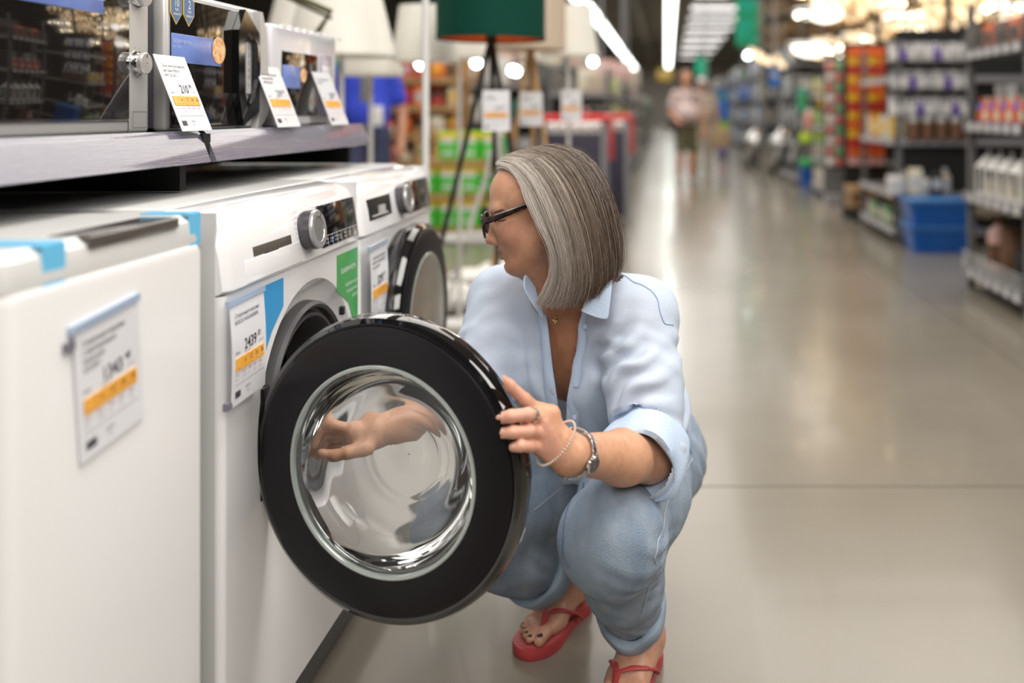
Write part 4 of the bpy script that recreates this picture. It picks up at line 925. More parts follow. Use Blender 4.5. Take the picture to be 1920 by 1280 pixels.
def on_surface(X, Y, src):            # the surface point seen at a pixel (nearest to the ray, front-most)
    d = np.array(P(X, Y, 1.0))-camP; d /= np.linalg.norm(d); rel = src[0]-camP; t = rel @ d; e = np.linalg.norm(rel-t[:, None]*d, axis=1); e = e+t*.02
    return src[0][np.argmin(e)]
def seam(pix, name, src, par, r=.0009, m_=STITCH, push=.0008): return surf_line([on_surface(X, Y, src) for X, Y in pix], name, r, m_, push, par, src)
seam([(1298, 860), (1272, 905), (1245, 960), (1232, 1010), (1226, 1045)], 'side_seam', jS, jeans)
seam([(1226, 1045), (1226, 1085), (1210, 1130), (1200, 1160)], 'side_seam', jS, jeans)
seam([(1094, 905), (1072, 940), (1059, 980), (1056, 1015), (1057, 1045), (1068, 1062)], 'inner_seam', jS, jeans, .0016, mat('dark_seam', (.10, .15, .25), .8))
seam([(1078, 900), (1040, 925), (1002, 958)], 'inner_seam', jS, jeans)
# waistband and pocket at the hip
wbc = pelv+sp*.105-nf*.01; pts = [wbc+lat*.158*math.cos(a)+nf*.105*math.sin(a) for a in [2*PI*k/40 for k in range(40)]]
MB().tube([Vector(p-OW) for p in pts], .010, 8, closed=True, flat=(.5, 2.0)).build('waistband', DENIM, jeans)
seam([(1262, 800), (1283, 815), (1290, 835), (1296, 850)], 'pocket_seam', jS, jeans, .0016, MATS['dark_seam'])

# shirt -----------------------------------------------------------
SHIRT = mat('pale_blue_linen', (.60, .70, .86), .75, noise=(4, (.66, .74, .88), .35, .65), bump=.22, bscale=800, stretch=(1, 1, .25), alpha=.83)
SHIRTD = mat('pale_blue_linen_double', (.56, .68, .87), .75, bump=.35, bscale=420)
eC = EL+V3(-.014, -.028, .014)
aU = (EL-SL)/np.linalg.norm(EL-SL)
shirt_p = [ell(chest+V3(.0, 0, .0), (.172, .112, .165), BR, .05), ell(waist+lat*.005, (.158, .118, .16), BR, .06), ell(pelv+sp*.06, (.160, .122, .095), BR, .06),
           cap(neck0+V3(.0, .0, -.010), SL+V3(.006, 0, .004), .055, .060, .045), cap(neck0+V3(0, 0, -.010), SR+V3(-.004, 0, .004), .055, .058, .045),
           ell(chest+lat*.068+nf*.076-sp*.04, (.066, .052, .07), BR, .04), ell(chest-lat*.068+nf*.076-sp*.04, (.066, .052, .07), BR, .04),
           cap(chest+nf*.055-sp*.03, waist+nf*.075-sp*.05, .10, .09, .05),
           cap(SL, mix(SL, EL, .5), .066, .066, .04), cap(mix(SL, EL, .5), mix(SL, EL, 1.0), .066, .062, .03), cap(EL, mix(EL, WL, .12), .062, .058, .02),
           cap(SR, mix(SR, ER, .5), .064, .062, .04), cap(mix(SR, ER, .5), ER, .062, .055, .03), cap(ER, mix(ER, WR, .18), .055, .052, .02),
           ell(pelv+lat*.07+sp*.085-nf*.035, (.085, .075, .06), BR, .04)]
fL = (WL-EL)/np.linalg.norm(WL-EL); fR = (WR-ER)/np.linalg.norm(WR-ER)
cutL, cutR = mix(EL, WL, .12), mix(ER, WR, .18)
def sx_(D, X, Y, Z):
    for c, u in ((cutL, fL), (cutR, fR)):
        pl_ = (X-c[0])*u[0]+(Y-c[1])*u[1]+(Z-c[2])*u[2]; rad = np.sqrt((X-c[0])**2+(Y-c[1])**2+(Z-c[2])**2); D = np.where(rad < .085, np.maximum(D, pl_), D)
    c = neck0+V3(.004, -.004, .038); pl_ = (X-c[0])*-.16+(Y-c[1])*-.30+(Z-c[2])*.94; D = np.where(pl_ > -.02, np.maximum(D, pl_), D)
    return D
V, F = skin(shirt_p, (-.52, 1.48, .36), (.16, 2.20, .86), .0045, 3, sx_)
N = normals(V, F); am = mix(SL, EL, .55)
for cx_, R_, dv, wl, ap, sd in ((am+V3(-.02, -.03, .03), .085, aU+V3(.25, 0, .0), .062, .0110, 1), (mix(SL, EL, .95), .06, aU, .035, .0045, 2), (SL+V3(-.05, -.05, -.05), .08, (.6, .2, -.7), .055, .0055, 3),
        (chest+lat*.10+nf*.10-sp*.10, .13, lat+sp*.25, .065, .0085, 4), (chest-lat*.10+nf*.08-sp*.05, .16, lat+sp*.2, .075, .0060, 5), (waist+nf*.1-sp*.02, .13, lat*.8-sp*.3, .05, .0060, 6),
        (waist+lat*.17-sp*.02, .10, sp+lat*.3, .045, .0085, 7), (mix(SR, ER, .5), .10, (ER-SR)/.24, .045, .0045, 8), (mix(SL, EL, .3)+V3(.03, 0, 0), .09, aU, .05, .0030, 9)):
    V = crease(V, N, cx_, R_, dv, wl, ap, sd)
N = normals(V, F); sS = (V.copy(), N)
# the open front: cut along the two placket lines seen in the photograph
Lpix = [(1012, 545), (1026, 600), (1036, 690), (1046, 760), (1054, 830)]; Rpix = [(1100, 545), (1086, 610), (1080, 660), (1066, 730), (1058, 830)]
bm = bmesh.new(); vs_ = [bm.verts.new(p) for p in V]
for f in F:
    try: bm.faces.new([vs_[i] for i in f])
    except ValueError: pass
def ray(X, Y): return np.array(P(X, Y, 1.0))-camP
for pix in (Lpix, Rpix):
    for i in range(len(pix)-1):
        n_ = np.cross(ray(*pix[i]), ray(*pix[i+1])); n_ /= np.linalg.norm(n_)
        y0_, y1_ = pix[i][1], pix[i+1][1]
        geom = [f for f in bm.faces if f.calc_center_median().y < 1.86 and y0_-8 < VY+(EYE-f.calc_center_median().z)*FX/f.calc_center_median().y < y1_+8 and 960 < VX+f.calc_center_median().x*FX/f.calc_center_median().y < 1140]
        ge = set(); [ge.update(f.edges) for f in geom]; gv = set(); [gv.update(f.verts) for f in geom]
        bmesh.ops.bisect_plane(bm, geom=list(geom)+list(ge)+list(gv), dist=1e-5, plane_co=Vector(camP), plane_no=Vector(n_))
def interp(pix, Y):
    ys_ = [p[1] for p in pix]; xs_ = [p[0] for p in pix]; return np.interp(Y, ys_, xs_)
kill = []
for f in bm.faces:
    c = f.calc_center_median()
    if c.y > 1.90: continue
    X_ = VX+c.x*FX/c.y; Y_ = VY+(EYE-c.z)*FX/c.y
    nn = f.normal if f.normal.length else Vector((0, -1, 0))
    if Y_ < 828 and interp(Lpix, Y_) < X_ < interp(Rpix, Y_) and c.y < 1.86: kill.append(f)
bmesh.ops.delete(bm, geom=kill, context='FACES')
# open the sleeve ends and the neck
kill = []
for f in bm.faces:
    c = np.array(f.calc_center_median())
    for cc, u, R_ in ((cutL, fL, .07), (cutR, fR, .07)):
        if abs((c-cc) @ u) < .004 and np.linalg.norm(c-cc) < R_: kill.append(f); break
    else:
        cc = neck0+V3(.004, -.004, .038); u = V3(-.16, -.30, .94)
        if abs((c-cc) @ u) < .004 and np.linalg.norm(c-cc) < .12: kill.append(f)
bmesh.ops.delete(bm, geom=kill, context='FACES')
me = bpy.data.meshes.new('shirt'); bm.to_mesh(me); bm.free(); me.transform(Matrix.Translation(-Vector(OW)))
shirt = new_obj('shirt', me, SHIRT, woman)
def strip(pix, wpx, side, name, src, lift=.0025, m_=SHIRTD, par=None, wob=0.):
    """a cloth band along a line of pixels on the shirt, wpx wide to one side"""
    out = []; xs_ = []
    M_ = 30
    for i in range(M_):
        t = i/(M_-1)*(len(pix)-1); j = min(int(t), len(pix)-2); s = t-j; xs_.append((pix[j][0]*(1-s)+pix[j+1][0]*s, pix[j][1]*(1-s)+pix[j+1][1]*s))
    rows = []
    for k, w_ in enumerate((0, .5, 1)):
        row = []
        for i, (X, Y) in enumerate(xs_):
            ww = wpx[0]+(wpx[1]-wpx[0])*i/(M_-1); p = on_surface(X+side*ww*w_-side*1.0, Y, src); j = np.argmin(((src[0]-p)**2).sum(1)); row.append((X+side*ww*w_, Y, p[1]))
        yy = np.array([r_[2] for r_ in row])
        for _ in range(10): yy[1:-1] = (yy[:-2]+2*yy[1:-1]+yy[2:])/4
        rows.append([P(X+wob*math.sin(Y*.09), Y, y_-lift) for (X, Y, _), y_ in zip(row, yy)])
    vs = [tuple(p-Vector(OW)) for r_ in rows for p in r_]; fs = [(a*M_+i, a*M_+i+1, (a+1)*M_+i+1, (a+1)*M_+i) for a in range(2) for i in range(M_-1)]
    o = MB().add(vs, fs).build(name, m_, par or shirt); so = o.modifiers.new('thick', 'SOLIDIFY'); so.thickness = .0022; so.offset = 0
    return o
strip(Lpix, (10, 26), -1, 'placket', sS); strip(Rpix, (9, 24), 1, 'placket', sS, wob=1.5)
# collar leaves
def patch(pix, ys_, name, m_, par, th=.0022, sub=2):
    n = len(pix); vs = [tuple(P(X, Y, y)-Vector(OW)) for (X, Y), y in zip(pix, ys_)]
    return vs
def grid_patch(rows, name, m_, par, th=.0025, sub=2):
    """rows of (X, Y, depth)"""
    w_ = len(rows[0]); vs = [tuple(P(*q)-Vector(OW)) for r_ in rows for q in r_]; fs = [(i*w_+k, i*w_+k+1, (i+1)*w_+k+1, (i+1)*w_+k) for i in range(len(rows)-1) for k in range(w_-1)]
    o = MB().add(vs, fs).build(name, m_, par, True, 180); s = o.modifiers.new('sub', 'SUBSURF'); s.levels = s.render_levels = sub; t = o.modifiers.new('thick', 'SOLIDIFY'); t.thickness = th; t.offset = 0
    return o
grid_patch([[(1164, 474, 1.765), (1144, 480, 1.725), (1122, 500, 1.700), (1108, 530, 1.680)], [(1151, 500, 1.700), (1138, 512, 1.688), (1118, 530, 1.675), (1099, 556, 1.668)], [(1147, 540, 1.672), (1130, 545, 1.666), (1110, 562, 1.660), (1093, 578, 1.660)], [(1141, 592, 1.664), (1125, 592, 1.660), (1106, 586, 1.656), (1090, 580, 1.657)], [(1139, 599, 1.663), (1123, 597, 1.659), (1105, 590, 1.655), (1088, 583, 1.656)]], 'collar', SHIRTD, shirt)
grid_patch([[(983, 515, 1.70), (990, 512, 1.72), (1000, 520, 1.73)], [(981, 535, 1.69), (994, 545, 1.71), (1006, 550, 1.72)], [(983, 545, 1.69), (1000, 566, 1.695), (1016, 575, 1.70)], [(990, 556, 1.69), (1004, 580, 1.69), (1024, 606, 1.69)]], 'collar', SHIRTD, shirt)
# back of the collar, round the neck
cn = neck0+V3(.012, .012, .030); pts = []
MB().tube([Vector(cn+V3(.075*math.cos(a), .070*math.sin(a), .010*math.sin(a)+.01)-OW) for a in np.linspace(-.7, 3.6, 24)], .010, 8, flat=(.25, 1.9)).build('collar_stand', SHIRTD, shirt)
seam([(1152, 512), (1170, 516), (1188, 530), (1205, 534), (1222, 545), (1234, 562), (1238, 590), (1246, 607), (1262, 609)], 'yoke_seam', sS, shirt, .0009, mat('blue_thread', (.30, .42, .66), .8))
def roll(c, u, r, wdt, seed, name, sq=(1, 1), fl=0.):
    a = np.cross(u, V3(1, .1, 0)); a /= np.linalg.norm(a); b = np.cross(u, a); n = 64; vs = []; fs = []
    prof = [(-.004, 0), (.003, -.002), (.007, .003), (.009, wdt*.35), (.010, wdt*.7), (.008, wdt), (.002, wdt+.003), (-.003, wdt-.002), (-.005, wdt*.6), (-.006, wdt*.2)]
    m = len(prof)
    for k in range(n):
        t = 2*PI*k/n; rr = r*(1+.05*math.sin(2*t+seed)+.03*math.sin(3*t+seed*2)+.015*math.sin(6*t+seed))
        for j, (pr_, z) in enumerate(prof): vs.append(tuple(c+(a*math.cos(t)*sq[0]+b*math.sin(t)*sq[1])*(rr+pr_*(1+.35*math.sin(4*t+j*.7))+fl*z)+u*(z+.006*math.sin(2*t+seed)+.003*math.sin(5*t))-OW))
    for k in range(n):
        q = (k+1) % n
        for j in range(m): fs.append((k*m+j, q*m+j, q*m+(j+1) % m, k*m+(j+1) % m))
    return MB().add(vs, fs).build(name, SHIRTD, shirt, True, 60)
ru = (fL*.75+aU*.66); ru /= np.linalg.norm(ru)
roll(cutL-ru*.062, ru, .0590, .080, 1.0, 'sleeve_cuff', (1, 1.06), .05)
rr_ = (fR*.9+(ER-SR)/np.linalg.norm(ER-SR)*.4); rr_ /= np.linalg.norm(rr_)
roll(cutR-rr_*.035, rr_, .051, .058, 2.0, 'sleeve_cuff', (1, 1.05), .05)
for X, Y in ((1072, 718), (1088, 610), (1068, 780)):
    p = on_surface(X+10, Y, sS); mb = MB(); mb.tube([Vector(p-OW)+Vector((0, -.0035, 0)), Vector(p-OW)+Vector((-.001, -.0062, 0))], .0045, 14).build('button', mat('pale_button', (.55, .66, .82), .25), shirt)

# white vest under the shirt
tank_p = [ell(chest, (.153, .098, .153), BR, .04), ell(waist, (.131, .098, .143), BR, .05), ell(chest+lat*.066+nf*.0705-sp*.035, (.0600, .0500, .058), BR, .03), ell(chest-lat*.066+nf*.0705-sp*.035, (.0600, .0500, .058), BR, .03)]
nk = on_surface(1062, 688, (V, N)); nk = np.array(P(1060, 640, 1.74))
def tx_(D, X, Y, Z):
    c = np.array(P(1060, 612, 1.74)); q = [(X-c[0])*BR[i][0]+(Y-c[1])*BR[i][1]+(Z-c[2])*BR[i][2] for i in range(3)]
    e = np.sqrt((q[0]/.062)**2+(q[2]/.068)**2)-1; D = np.maximum(D, -e*.05)
    top = (Z-.665); return np.maximum(D, top)
Vt, Ft = skin(tank_p, (-.36, 1.62, .45), (-.02, 2.0, .70), .0035, 2, tx_)
tank = mesh_np('vest', off(Vt), Ft, mat('white_cotton', (.80, .80, .82), .8, bump=.2, bscale=300), woman)

# jewellery -------------------------------------------------------
GOLD = mat('gold', (.75, .50, .18), .2, 1)
nS = skin(torso+head, (-.34, 1.60, .55), (-.05, 1.9, .80), .0045, 2); nS = (nS[0], normals(*nS))
ne = seam([(1022, 545), (1030, 565), (1042, 588), (1058, 572), (1078, 548)], 'necklace', nS, woman, .0009, GOLD, .0012)
pn = on_surface(1043, 592, nS); mb = MB()
for dx, dz, r in ((0, -.003, .0022), (-.0025, -.008, .0034), (.002, -.0095, .0034), (0, -.0125, .0026)): mb.ball(tuple(pn-OW+V3(dx, -.004, dz)), r, 8, 6)
mb.build('pendant', GOLD, ne)
def band_pts(c, u, r, n=40, sq=(1, 1), tw=0.):
    a = np.cross(u, V3(0, 0, 1)); a /= np.linalg.norm(a); b = np.cross(u, a); return [c+a*math.cos(2*PI*k/n)*r*sq[0]+b*math.sin(2*PI*k/n)*r*sq[1] for k in range(n)]
br = MB(); bc = pp(1043, 830, 1.396); bu = WL-pp(1018, 808, 1.385); bu /= np.linalg.norm(bu)
for i, p in enumerate(band_pts(bc, bu, .0325, 48, (1.0, 1.18))): br.ball(tuple(p-OW), .0021, 6, 4)
brc = br.build('bracelet', mat('beads', (.78, .66, .56), .25, .3), woman)
wt = empty('wristwatch', (0, 0, 0)); wt.parent = woman; wt['label'] = 'steel watch with a dark dial'
wc = mix(EL, WL, .93); wu = fL+V3(.12, 0, .10); wu /= np.linalg.norm(wu); wp = band_pts(wc, wu, .0345, 22, (1., 1.06))
for i, p in enumerate(wp):
    t_ = wp[(i+1) % 22]-wp[i-1]; M = frame(p-OW, t_, wu); q = MB().box((-.0048, -.0065, -.0014), (.0048, .0065, .0016), .0008); q.v = [tuple(M @ Vector(v)) for v in q.v]; q.build('bracelet_link', mat('steel', (.62, .60, .58), .18, 1), wt)
# case on the side that faces the camera
k_ = max(range(22), key=lambda i: (wp[i]-wc) @ V3(.25, -.95, .10)); nrm = wp[k_]-wc; nrm /= np.linalg.norm(nrm); cc = wc+nrm*.0362; t1_ = np.cross(nrm, wu)
Mw = frame(cc-OW, wu, t1_); 
if (Mw.to_3x3() @ Vector((0, 0, 1))).dot(Vector(nrm)) < 0: Mw = frame(cc-OW, -wu, t1_)
MB().lathe([(.0125, -.003), (.0140, -.001), (.0140, .003), (.0125, .0045), (.0112, .0045)], 32, Mw).build('watch_case', MATS['steel'], wt)
dl = MB().lathe([(.0114, .0040), (.0001, .0042)], 32, Mw).build('watch_dial', mat('dial_dark', (.05, .045, .07), .15, coat=1), wt)
q = MB().box((-.0004, 0, .0043), (.0004, .0075, .0047)).box((0, -.0004, .0043), (.0055, .0004, .0047))
for k in range(12): a = 2*PI*k/12; q.box((.0095*math.cos(a)-.0004, .0095*math.sin(a)-.0004, .0042), (.0095*math.cos(a)+.0004, .0095*math.sin(a)+.0004, .0046))
q.v = [tuple(Mw @ Vector(v)) for v in q.v]; q.build('watch_hands', MATS['steel'], wt, False)
q = MB().tube([(0, -.014, .001), (0, -.0165, .001)], .0018, 8); q.v = [tuple(Mw @ Vector(v)) for v in q.v]; q.build('crown', MATS['steel'], wt)
r0, r1 = pp(1012, 783, 1.388), pp(990, 777, 1.352); rc = mix(r0, r1, .75); ru_ = (r1-r0)/np.linalg.norm(r1-r0)
rg = MB()
for s_ in (-.0035, 0, .0035):
    for p in band_pts(rc+ru_*s_, ru_, .0112, 22): rg.ball(tuple(p-OW), .0016, 6, 4)
rg.build('ring', mat('silver_sparkle', (.80, .78, .75), .12, 1), woman)
# ankle chain
MB().tube([Vector(p-OW) for p in band_pts(AR+V3(0, 0, .045), V3(.1, .1, 1), .038, 30)], .0012, 6, closed=True).build('anklet', GOLD, woman)

# red flip-flops
REDS = mat('red_rubber', (.43, .05, .055), .45, bump=.1, bscale=300); REDF = mat('red_footbed', (.48, .10, .10), .55, bump=.2, bscale=200)
def flipflop(g, d, s, tips, L):
    out = [(0, -.002), (.0, .020), (.08, .032), (.30, .031), (.50, .036), (.70, .046), (.88, .043), (1.0, .026), (1.045, .004), (1.02, -.020), (.92, -.042), (.75, -.048), (.5, -.038), (.3, -.030), (.08, -.030), (0, -.020)]
    c = [g(a, b, 0)-V3(0, 0, SOLE) for a, b in out]; arr = np.array(c)[:, :2]; n = 64
    fine = []
    for i in range(n):
        t = i/n*len(arr); j = int(t); u = t-j; p0, p1, p2, p3 = arr[j-1], arr[j], arr[(j+1) % len(arr)], arr[(j+2) % len(arr)]
        fine.append(.5*((2*p1)+(-p0+p2)*u+(2*p0-5*p1+4*p2-p3)*u*u+(-p0+3*p1-3*p2+p3)*u**3))
    fine = np.array(fine); ctr_ = fine.mean(0); sc = lambda k: [tuple(p) for p in (ctr_+(fine-ctr_)*k)]
    mb = MB(); stack([(sc(.985), .0005), (sc(1.0), .004), (sc(1.0), .018), (sc(.985), .0225), (sc(.93), .0228)], mb)
    so = mb.build('sandal', REDS, woman, off=OW); so['label'] = 'red flip-flop sandal'
    mb = MB(); stack([(sc(.925), .0222), (sc(.92), .0238)], mb); mb.build('footbed', REDF, so, off=OW)
    post = g(.80, .013, .0); top = g(.735, .012, .040)
    for sd in (1, -1):
        mid = g(.58, .034 if sd > 0 else -.030, .036); mid0 = g(.66, .024 if sd > 0 else -.012, .0425); low = g(.42, .040 if sd > 0 else -.038, .014); low2 = g(.33, .036 if sd > 0 else -.035, -.004)
        MB().tube([Vector(p-OW) for p in (top, mid0, mid, low, low2)], [.0045, .0070, .0085, .0085, .008], 10, flat=(1, .42)).build('strap', REDS, so)
    MB().tube([Vector(p-OW) for p in (post-V3(0, 0, .002), g(.79, .013, .02), top)], [.0055, .0055, .0075], 10).build('toe_post', REDS, so)
flipflop(gL, dL, sL, tipsL, .22); flipflop(gR, dR, sR, tipsR, .22)
# ---------------------------------------------------------------- the store behind
R = random.Random(11)
ORD = ['first', 'second', 'third', 'fourth', 'fifth', 'sixth', 'seventh', 'eighth', 'ninth', 'tenth', 'eleventh', 'twelfth', 'thirteenth', 'fourteenth', 'fifteenth', 'sixteenth', 'seventeenth', 'eighteenth', 'nineteenth', 'twentieth']+['twenty-'+s_ for s_ in ('first', 'second', 'third', 'fourth', 'fifth', 'sixth', 'seventh', 'eighth', 'ninth')]+['%s-%s' % (t_, s_) for t_ in ('thirty', 'forty', 'fifty') for s_ in ('first', 'second', 'third', 'fourth', 'fifth', 'sixth', 'seventh', 'eighth', 'ninth')]
def cm(c, rough=.5, **k): return mat('paint_%02d_%02d_%02d' % tuple(int(v*99) for v in c), c, rough, **k)
PAL = dict(red=(.60, .05, .04), orange=(.80, .16, .03), yellow=(.85, .52, .03), white=(.75, .73, .70), grey=(.35, .34, .33), black=(.03, .03, .03), navy=(.03, .04, .12), blue=(.03, .16, .55),
           green=(.05, .38, .10), lime=(.45, .62, .04), teal=(.05, .32, .25), brown=(.16, .08, .045), cardboard=(.42, .26, .13), pink=(.70, .42, .38), purple=(.18, .12, .42), cream=(.78, .70, .52), silver=(.55, .55, .56), beige=(.55, .46, .36))
PROTO = {}
def item(kind, c, w, d, h, c2=None):
    """first of its kind is built at the origin with its parts; later ones are copies"""
    key = (kind, c, w, d, h, c2)
    if key in PROTO: return copy_tree(PROTO[key])
    m = cm(PAL[c], .4); m2 = cm(PAL[c2 or 'white'], .4); t = empty(dict(box='carton', bottle='bottle', pack='blister_pack', bucket='bucket', lantern='lantern', bag='bag', jar='jar')[kind], (0, 0, 0))
    if kind == 'box':
        MB().box((-w/2, -d/2, 0), (w/2, d/2, h), min(w, d, h)*.04).build('body', m, t); MB().box((-w*.32, -d/2-.002, h*.25), (w*.32, d/2+.002, h*.7)).build('label', m2, t, False); MB().box((-w/2-.001, -d*.32, h*.25), (w/2+.001, d*.32, h*.7)).build('label', m2, t, False)
    elif kind == 'bottle':
        r = min(w, d)/2; MB().lathe([(.001, 0), (r*.92, 0), (r, .01), (r, h*.62), (r*.8, h*.74), (r*.35, h*.82), (r*.35, h*.84)], 14).build('body', m, t); MB().lathe([(r*.42, h*.84), (r*.42, h*.99), (r*.3, h), (.001, h)], 12).build('cap', m2, t); MB().lathe([(r*1.01, h*.15), (r*1.01, h*.5)], 14).build('label', m2, t)
    elif kind == 'pack':
        MB().box((-w/2, -d/2, 0), (w/2, -d/2+.004, h)).build('card_back', m, t, False); MB().box((-w*.38, -d*.45, h*.08), (w*.38, d/2, h*.62), w*.06).build('blister', m2, t); MB().box((-w*.2, -d/2-.003, h*.70), (w*.2, -d/2+.007, h*.88)).build('header', m2, t, False)
    elif kind == 'bucket':
        r = w/2; MB().lathe([(.001, 0), (r*.8, 0), (r, h*.92), (r*1.05, h*.93), (r*1.05, h*.98), (r*.9, h), (.001, h)], 18).build('body', m, t); MB().lathe([(r*.86, h*.25), (r*.97, h*.75)], 18).build('label', m2, t)
    elif kind == 'jar':
        r = w/2; MB().lathe([(.001, 0), (r, .004), (r, h*.75), (r*.8, h*.82)], 14).build('body', m, t); MB().lathe([(r*.85, h*.80), (r*.85, h), (.001, h)], 14).build('lid', m2, t)
    elif kind == 'lantern':
        MB().box((-w/2, -w/2, 0), (w/2, w/2, h*.06)).build('base', m, t, False)
        for a in (-1, 1):
            for b in (-1, 1): MB().box((a*w*.44-.006, b*w*.44-.006, h*.06), (a*w*.44+.006, b*w*.44+.006, h*.62)).build('post', m, t, False)
        MB().lathe([(w*.72, h*.62), (w*.70, h*.64), (w*.2, h*.88), (.001, h*.88)], 4, Matrix.Rotation(PI/4, 4, 'Z')).build('roof', m, t, False)
        MB().tube([(0, -w*.15, h*.88), (0, -w*.12, h), (0, w*.12, h), (0, w*.15, h*.88)], .004, 5).build('handle', m, t); MB().tube([(0, 0, h*.06), (0, 0, h*.35)], w*.18, 10).build('candle', cm(PAL['cream'], .6), t)
    elif kind == 'bag':
        mb = MB(); stack([(rrect(-w/2*a, w/2*a, -d/2*b, d/2*b, min(w*a, d*b)*.4), h*z) for a, b, z in ((.8, .7, 0), (1, 1, .12), (1.02, 1.05, .5), (.95, .8, .85), (1, .15, 1))], mb); mb.build('body', m, t); MB().box((-w*.3, -d*.53, h*.3), (w*.3, d*.53, h*.7), .01).build('label', m2, t)
    PROTO[key] = t
    return t
def put(kind, c, size, loc, label, cat, group=None, c2=None, rz=0.):
    o = item(kind, c, *size, c2); o.location = loc; o.rotation_euler[2] = rz
    for k in ('group', 'label', 'category'):
        if k in o.keys(): del o[k]
    return tag(o, label, cat, group)
LIP = mat('shelf_lip_grey', (.30, .29, .31), .3, .2); SHM = mat('gondola_grey', (.13, .13, .13), .5); WOOD = mat('pale_wood', (.50, .30, .14), .5, noise=(5, (.40, .23, .10), .4, .6), stretch=(1, 8, 1))
TAGM = mat('strip_tag', (.70, .69, .70), .4)
def gondola(lo, hi, zs, label, face='x', mat_=SHM, lipm=LIP, tags=True, back=True, wire=()):
    """shelving unit; face 'x' looks to -x, 'X' to +x, 'y' to -y; lo, hi = (x, y) corners"""
    c = ((lo[0]+hi[0])/2, (lo[1]+hi[1])/2, 0); t = empty('shelving_unit', c, label, 'shelving'); O = c
    top = zs[-1]+.30
    for z in zs:
        b = MB().box((lo[0]+.02, lo[1]+.02, z-.03), (hi[0]-.02, hi[1]-.02, z)).build('shelf_board', mat_, t, False, off=O)
        if face == 'x': MB().box((lo[0], lo[1], z-.045), (lo[0]+.02, hi[1], z+.012)).build('price_rail', lipm, b, False, off=O)
        if face == 'X': MB().box((hi[0]-.02, lo[1], z-.045), (hi[0], hi[1], z+.012)).build('price_rail', lipm, b, False, off=O)
        MB().box((lo[0], lo[1], z-.045), (hi[0], lo[1]+.02, z+.012)).build('price_rail', lipm, b, False, off=O)
        if tags:
            tm = MB()
            if face in 'xX':
                n = max(2, int((hi[1]-lo[1])/.15)); xx = lo[0] if face == 'x' else hi[0]; s = -1 if face == 'x' else 1
                for i in range(n):
                    y = lo[1]+.08+(hi[1]-lo[1]-.12)*i/n; tm.box((xx, y, z-.042), (xx+s*.004, y+.055, z+.008))
            else:
                n = max(2, int((hi[0]-lo[0])/.2))
                for i in range(n): x = lo[0]+.05+(hi[0]-lo[0]-.1)*i/n; tm.box((x, lo[1]-.004, z-.042), (x+.055, lo[1], z+.008))
            q = tm.build('strip_tags', TAGM, b, False, off=O); q['kind'] = 'stuff'
    for x in (lo[0]+.04, hi[0]-.04):
        for y in (lo[1]+.04, hi[1]-.04): MB().box((x-.02, y-.02, 0), (x+.02, y+.02, top)).build('post', mat_, t, False, off=O)
    if back:
        if face == 'x': MB().box((hi[0]-.02, lo[1], .05), (hi[0], hi[1], top)).build('back_panel', mat_, t, False, off=O)
        elif face == 'X': MB().box((lo[0], lo[1], .05), (lo[0]+.02, hi[1], top)).build('back_panel', mat_, t, False, off=O)
        else: MB().box((lo[0], hi[1]-.02, .05), (hi[0], hi[1], top)).build('back_panel', mat_, t, False, off=O)
    for z in wire:
        wm = MB()
        for k in range(5): wm.tube([(lo[0]-.004, lo[1]+.01, z+.02+.022*k), (lo[0]-.004, hi[1]-.01, z+.02+.022*k)], .003, 4)
        for k in range(int((hi[1]-lo[1])/.06)): wm.tube([(lo[0]-.004, lo[1]+.02+.06*k, z), (lo[0]-.004, lo[1]+.02+.06*k, z+.115)], .0025, 4)
        for k in range(4): wm.tube([(lo[0], lo[1]-.002, z+.02+.025*k), (hi[0]-.1, lo[1]-.002, z+.02+.025*k)], .003, 4)
        w_ = wm.build('wire_basket_front', mat('wire_grey', (.28, .28, .28), .3, .8), t, off=O); w_['kind'] = 'stuff'
    return t
def run(kind, size, z, axis, a0, a1, q, colors, label, cat, group, gap=.02, c2=None, where='', jitter=.0, word='from the near end'):
    """items side by side along an axis; q = the other coordinate of their middle"""
    st = size[0]+gap if axis == 'x' else size[1]+gap; n = max(1, int((a1-a0+gap)/st))
    for i in range(n):
        a = a0+st*(i+.5)-gap/2; loc = (a, q, z) if axis == 'x' else (q+R.uniform(-jitter, jitter), a, z); c = colors[i % len(colors)]
        put(kind, c, size, loc, '%s %s, %s %s, %s' % (c, label, ORD[i % 20], word, where), cat, group, c2)
E = .001
# right, nearest unit: lanterns, baskets
gondola((1.85, 4.80), (2.45, 5.80), (.13, .59, 1.02, 1.46), 'nearest grey shelving unit at the right edge, lanterns on its shelf', 'x', wire=(.13, 1.46))
MB().box((1.86, 4.74, 0), (1.93, 4.80, .11), .004).build('shelf_foot', mat('cream_foot', (.62, .56, .46), .5), None); o = bpy.data.objects['shelf_foot']; tag(o, 'cream foot block at the near corner of the right shelving', 'shelf foot')
for i, y in enumerate((4.90, 5.08, 5.27, 5.45, 5.64)): put('lantern', 'white', (.13, .13, .27), (1.96, y, .59+E), 'white lantern with a pitched roof, %s from the right edge' % ORD[i], 'lantern', 'white lanterns on the near shelf')
for i, y in enumerate((4.95, 5.2, 5.45)): put('box', 'white', (.16, .18, .11), (1.97, y, .88), 'white carton hanging under the rail above the lanterns, %s from the right' % ORD[i], 'carton', 'cartons above the lanterns') if False else None
for i, y in enumerate([4.88+.095*k for k in range(9)]): put('bottle', 'orange' if i % 2 else 'purple', (.06, .06, .16), (1.92, y, 1.02+E), '%s bottle, %s from the right edge on the rail-height shelf' % ('orange' if i % 2 else 'purple', ORD[i]), 'bottle', 'orange and purple bottles', 'cream' if i % 2 else 'orange')
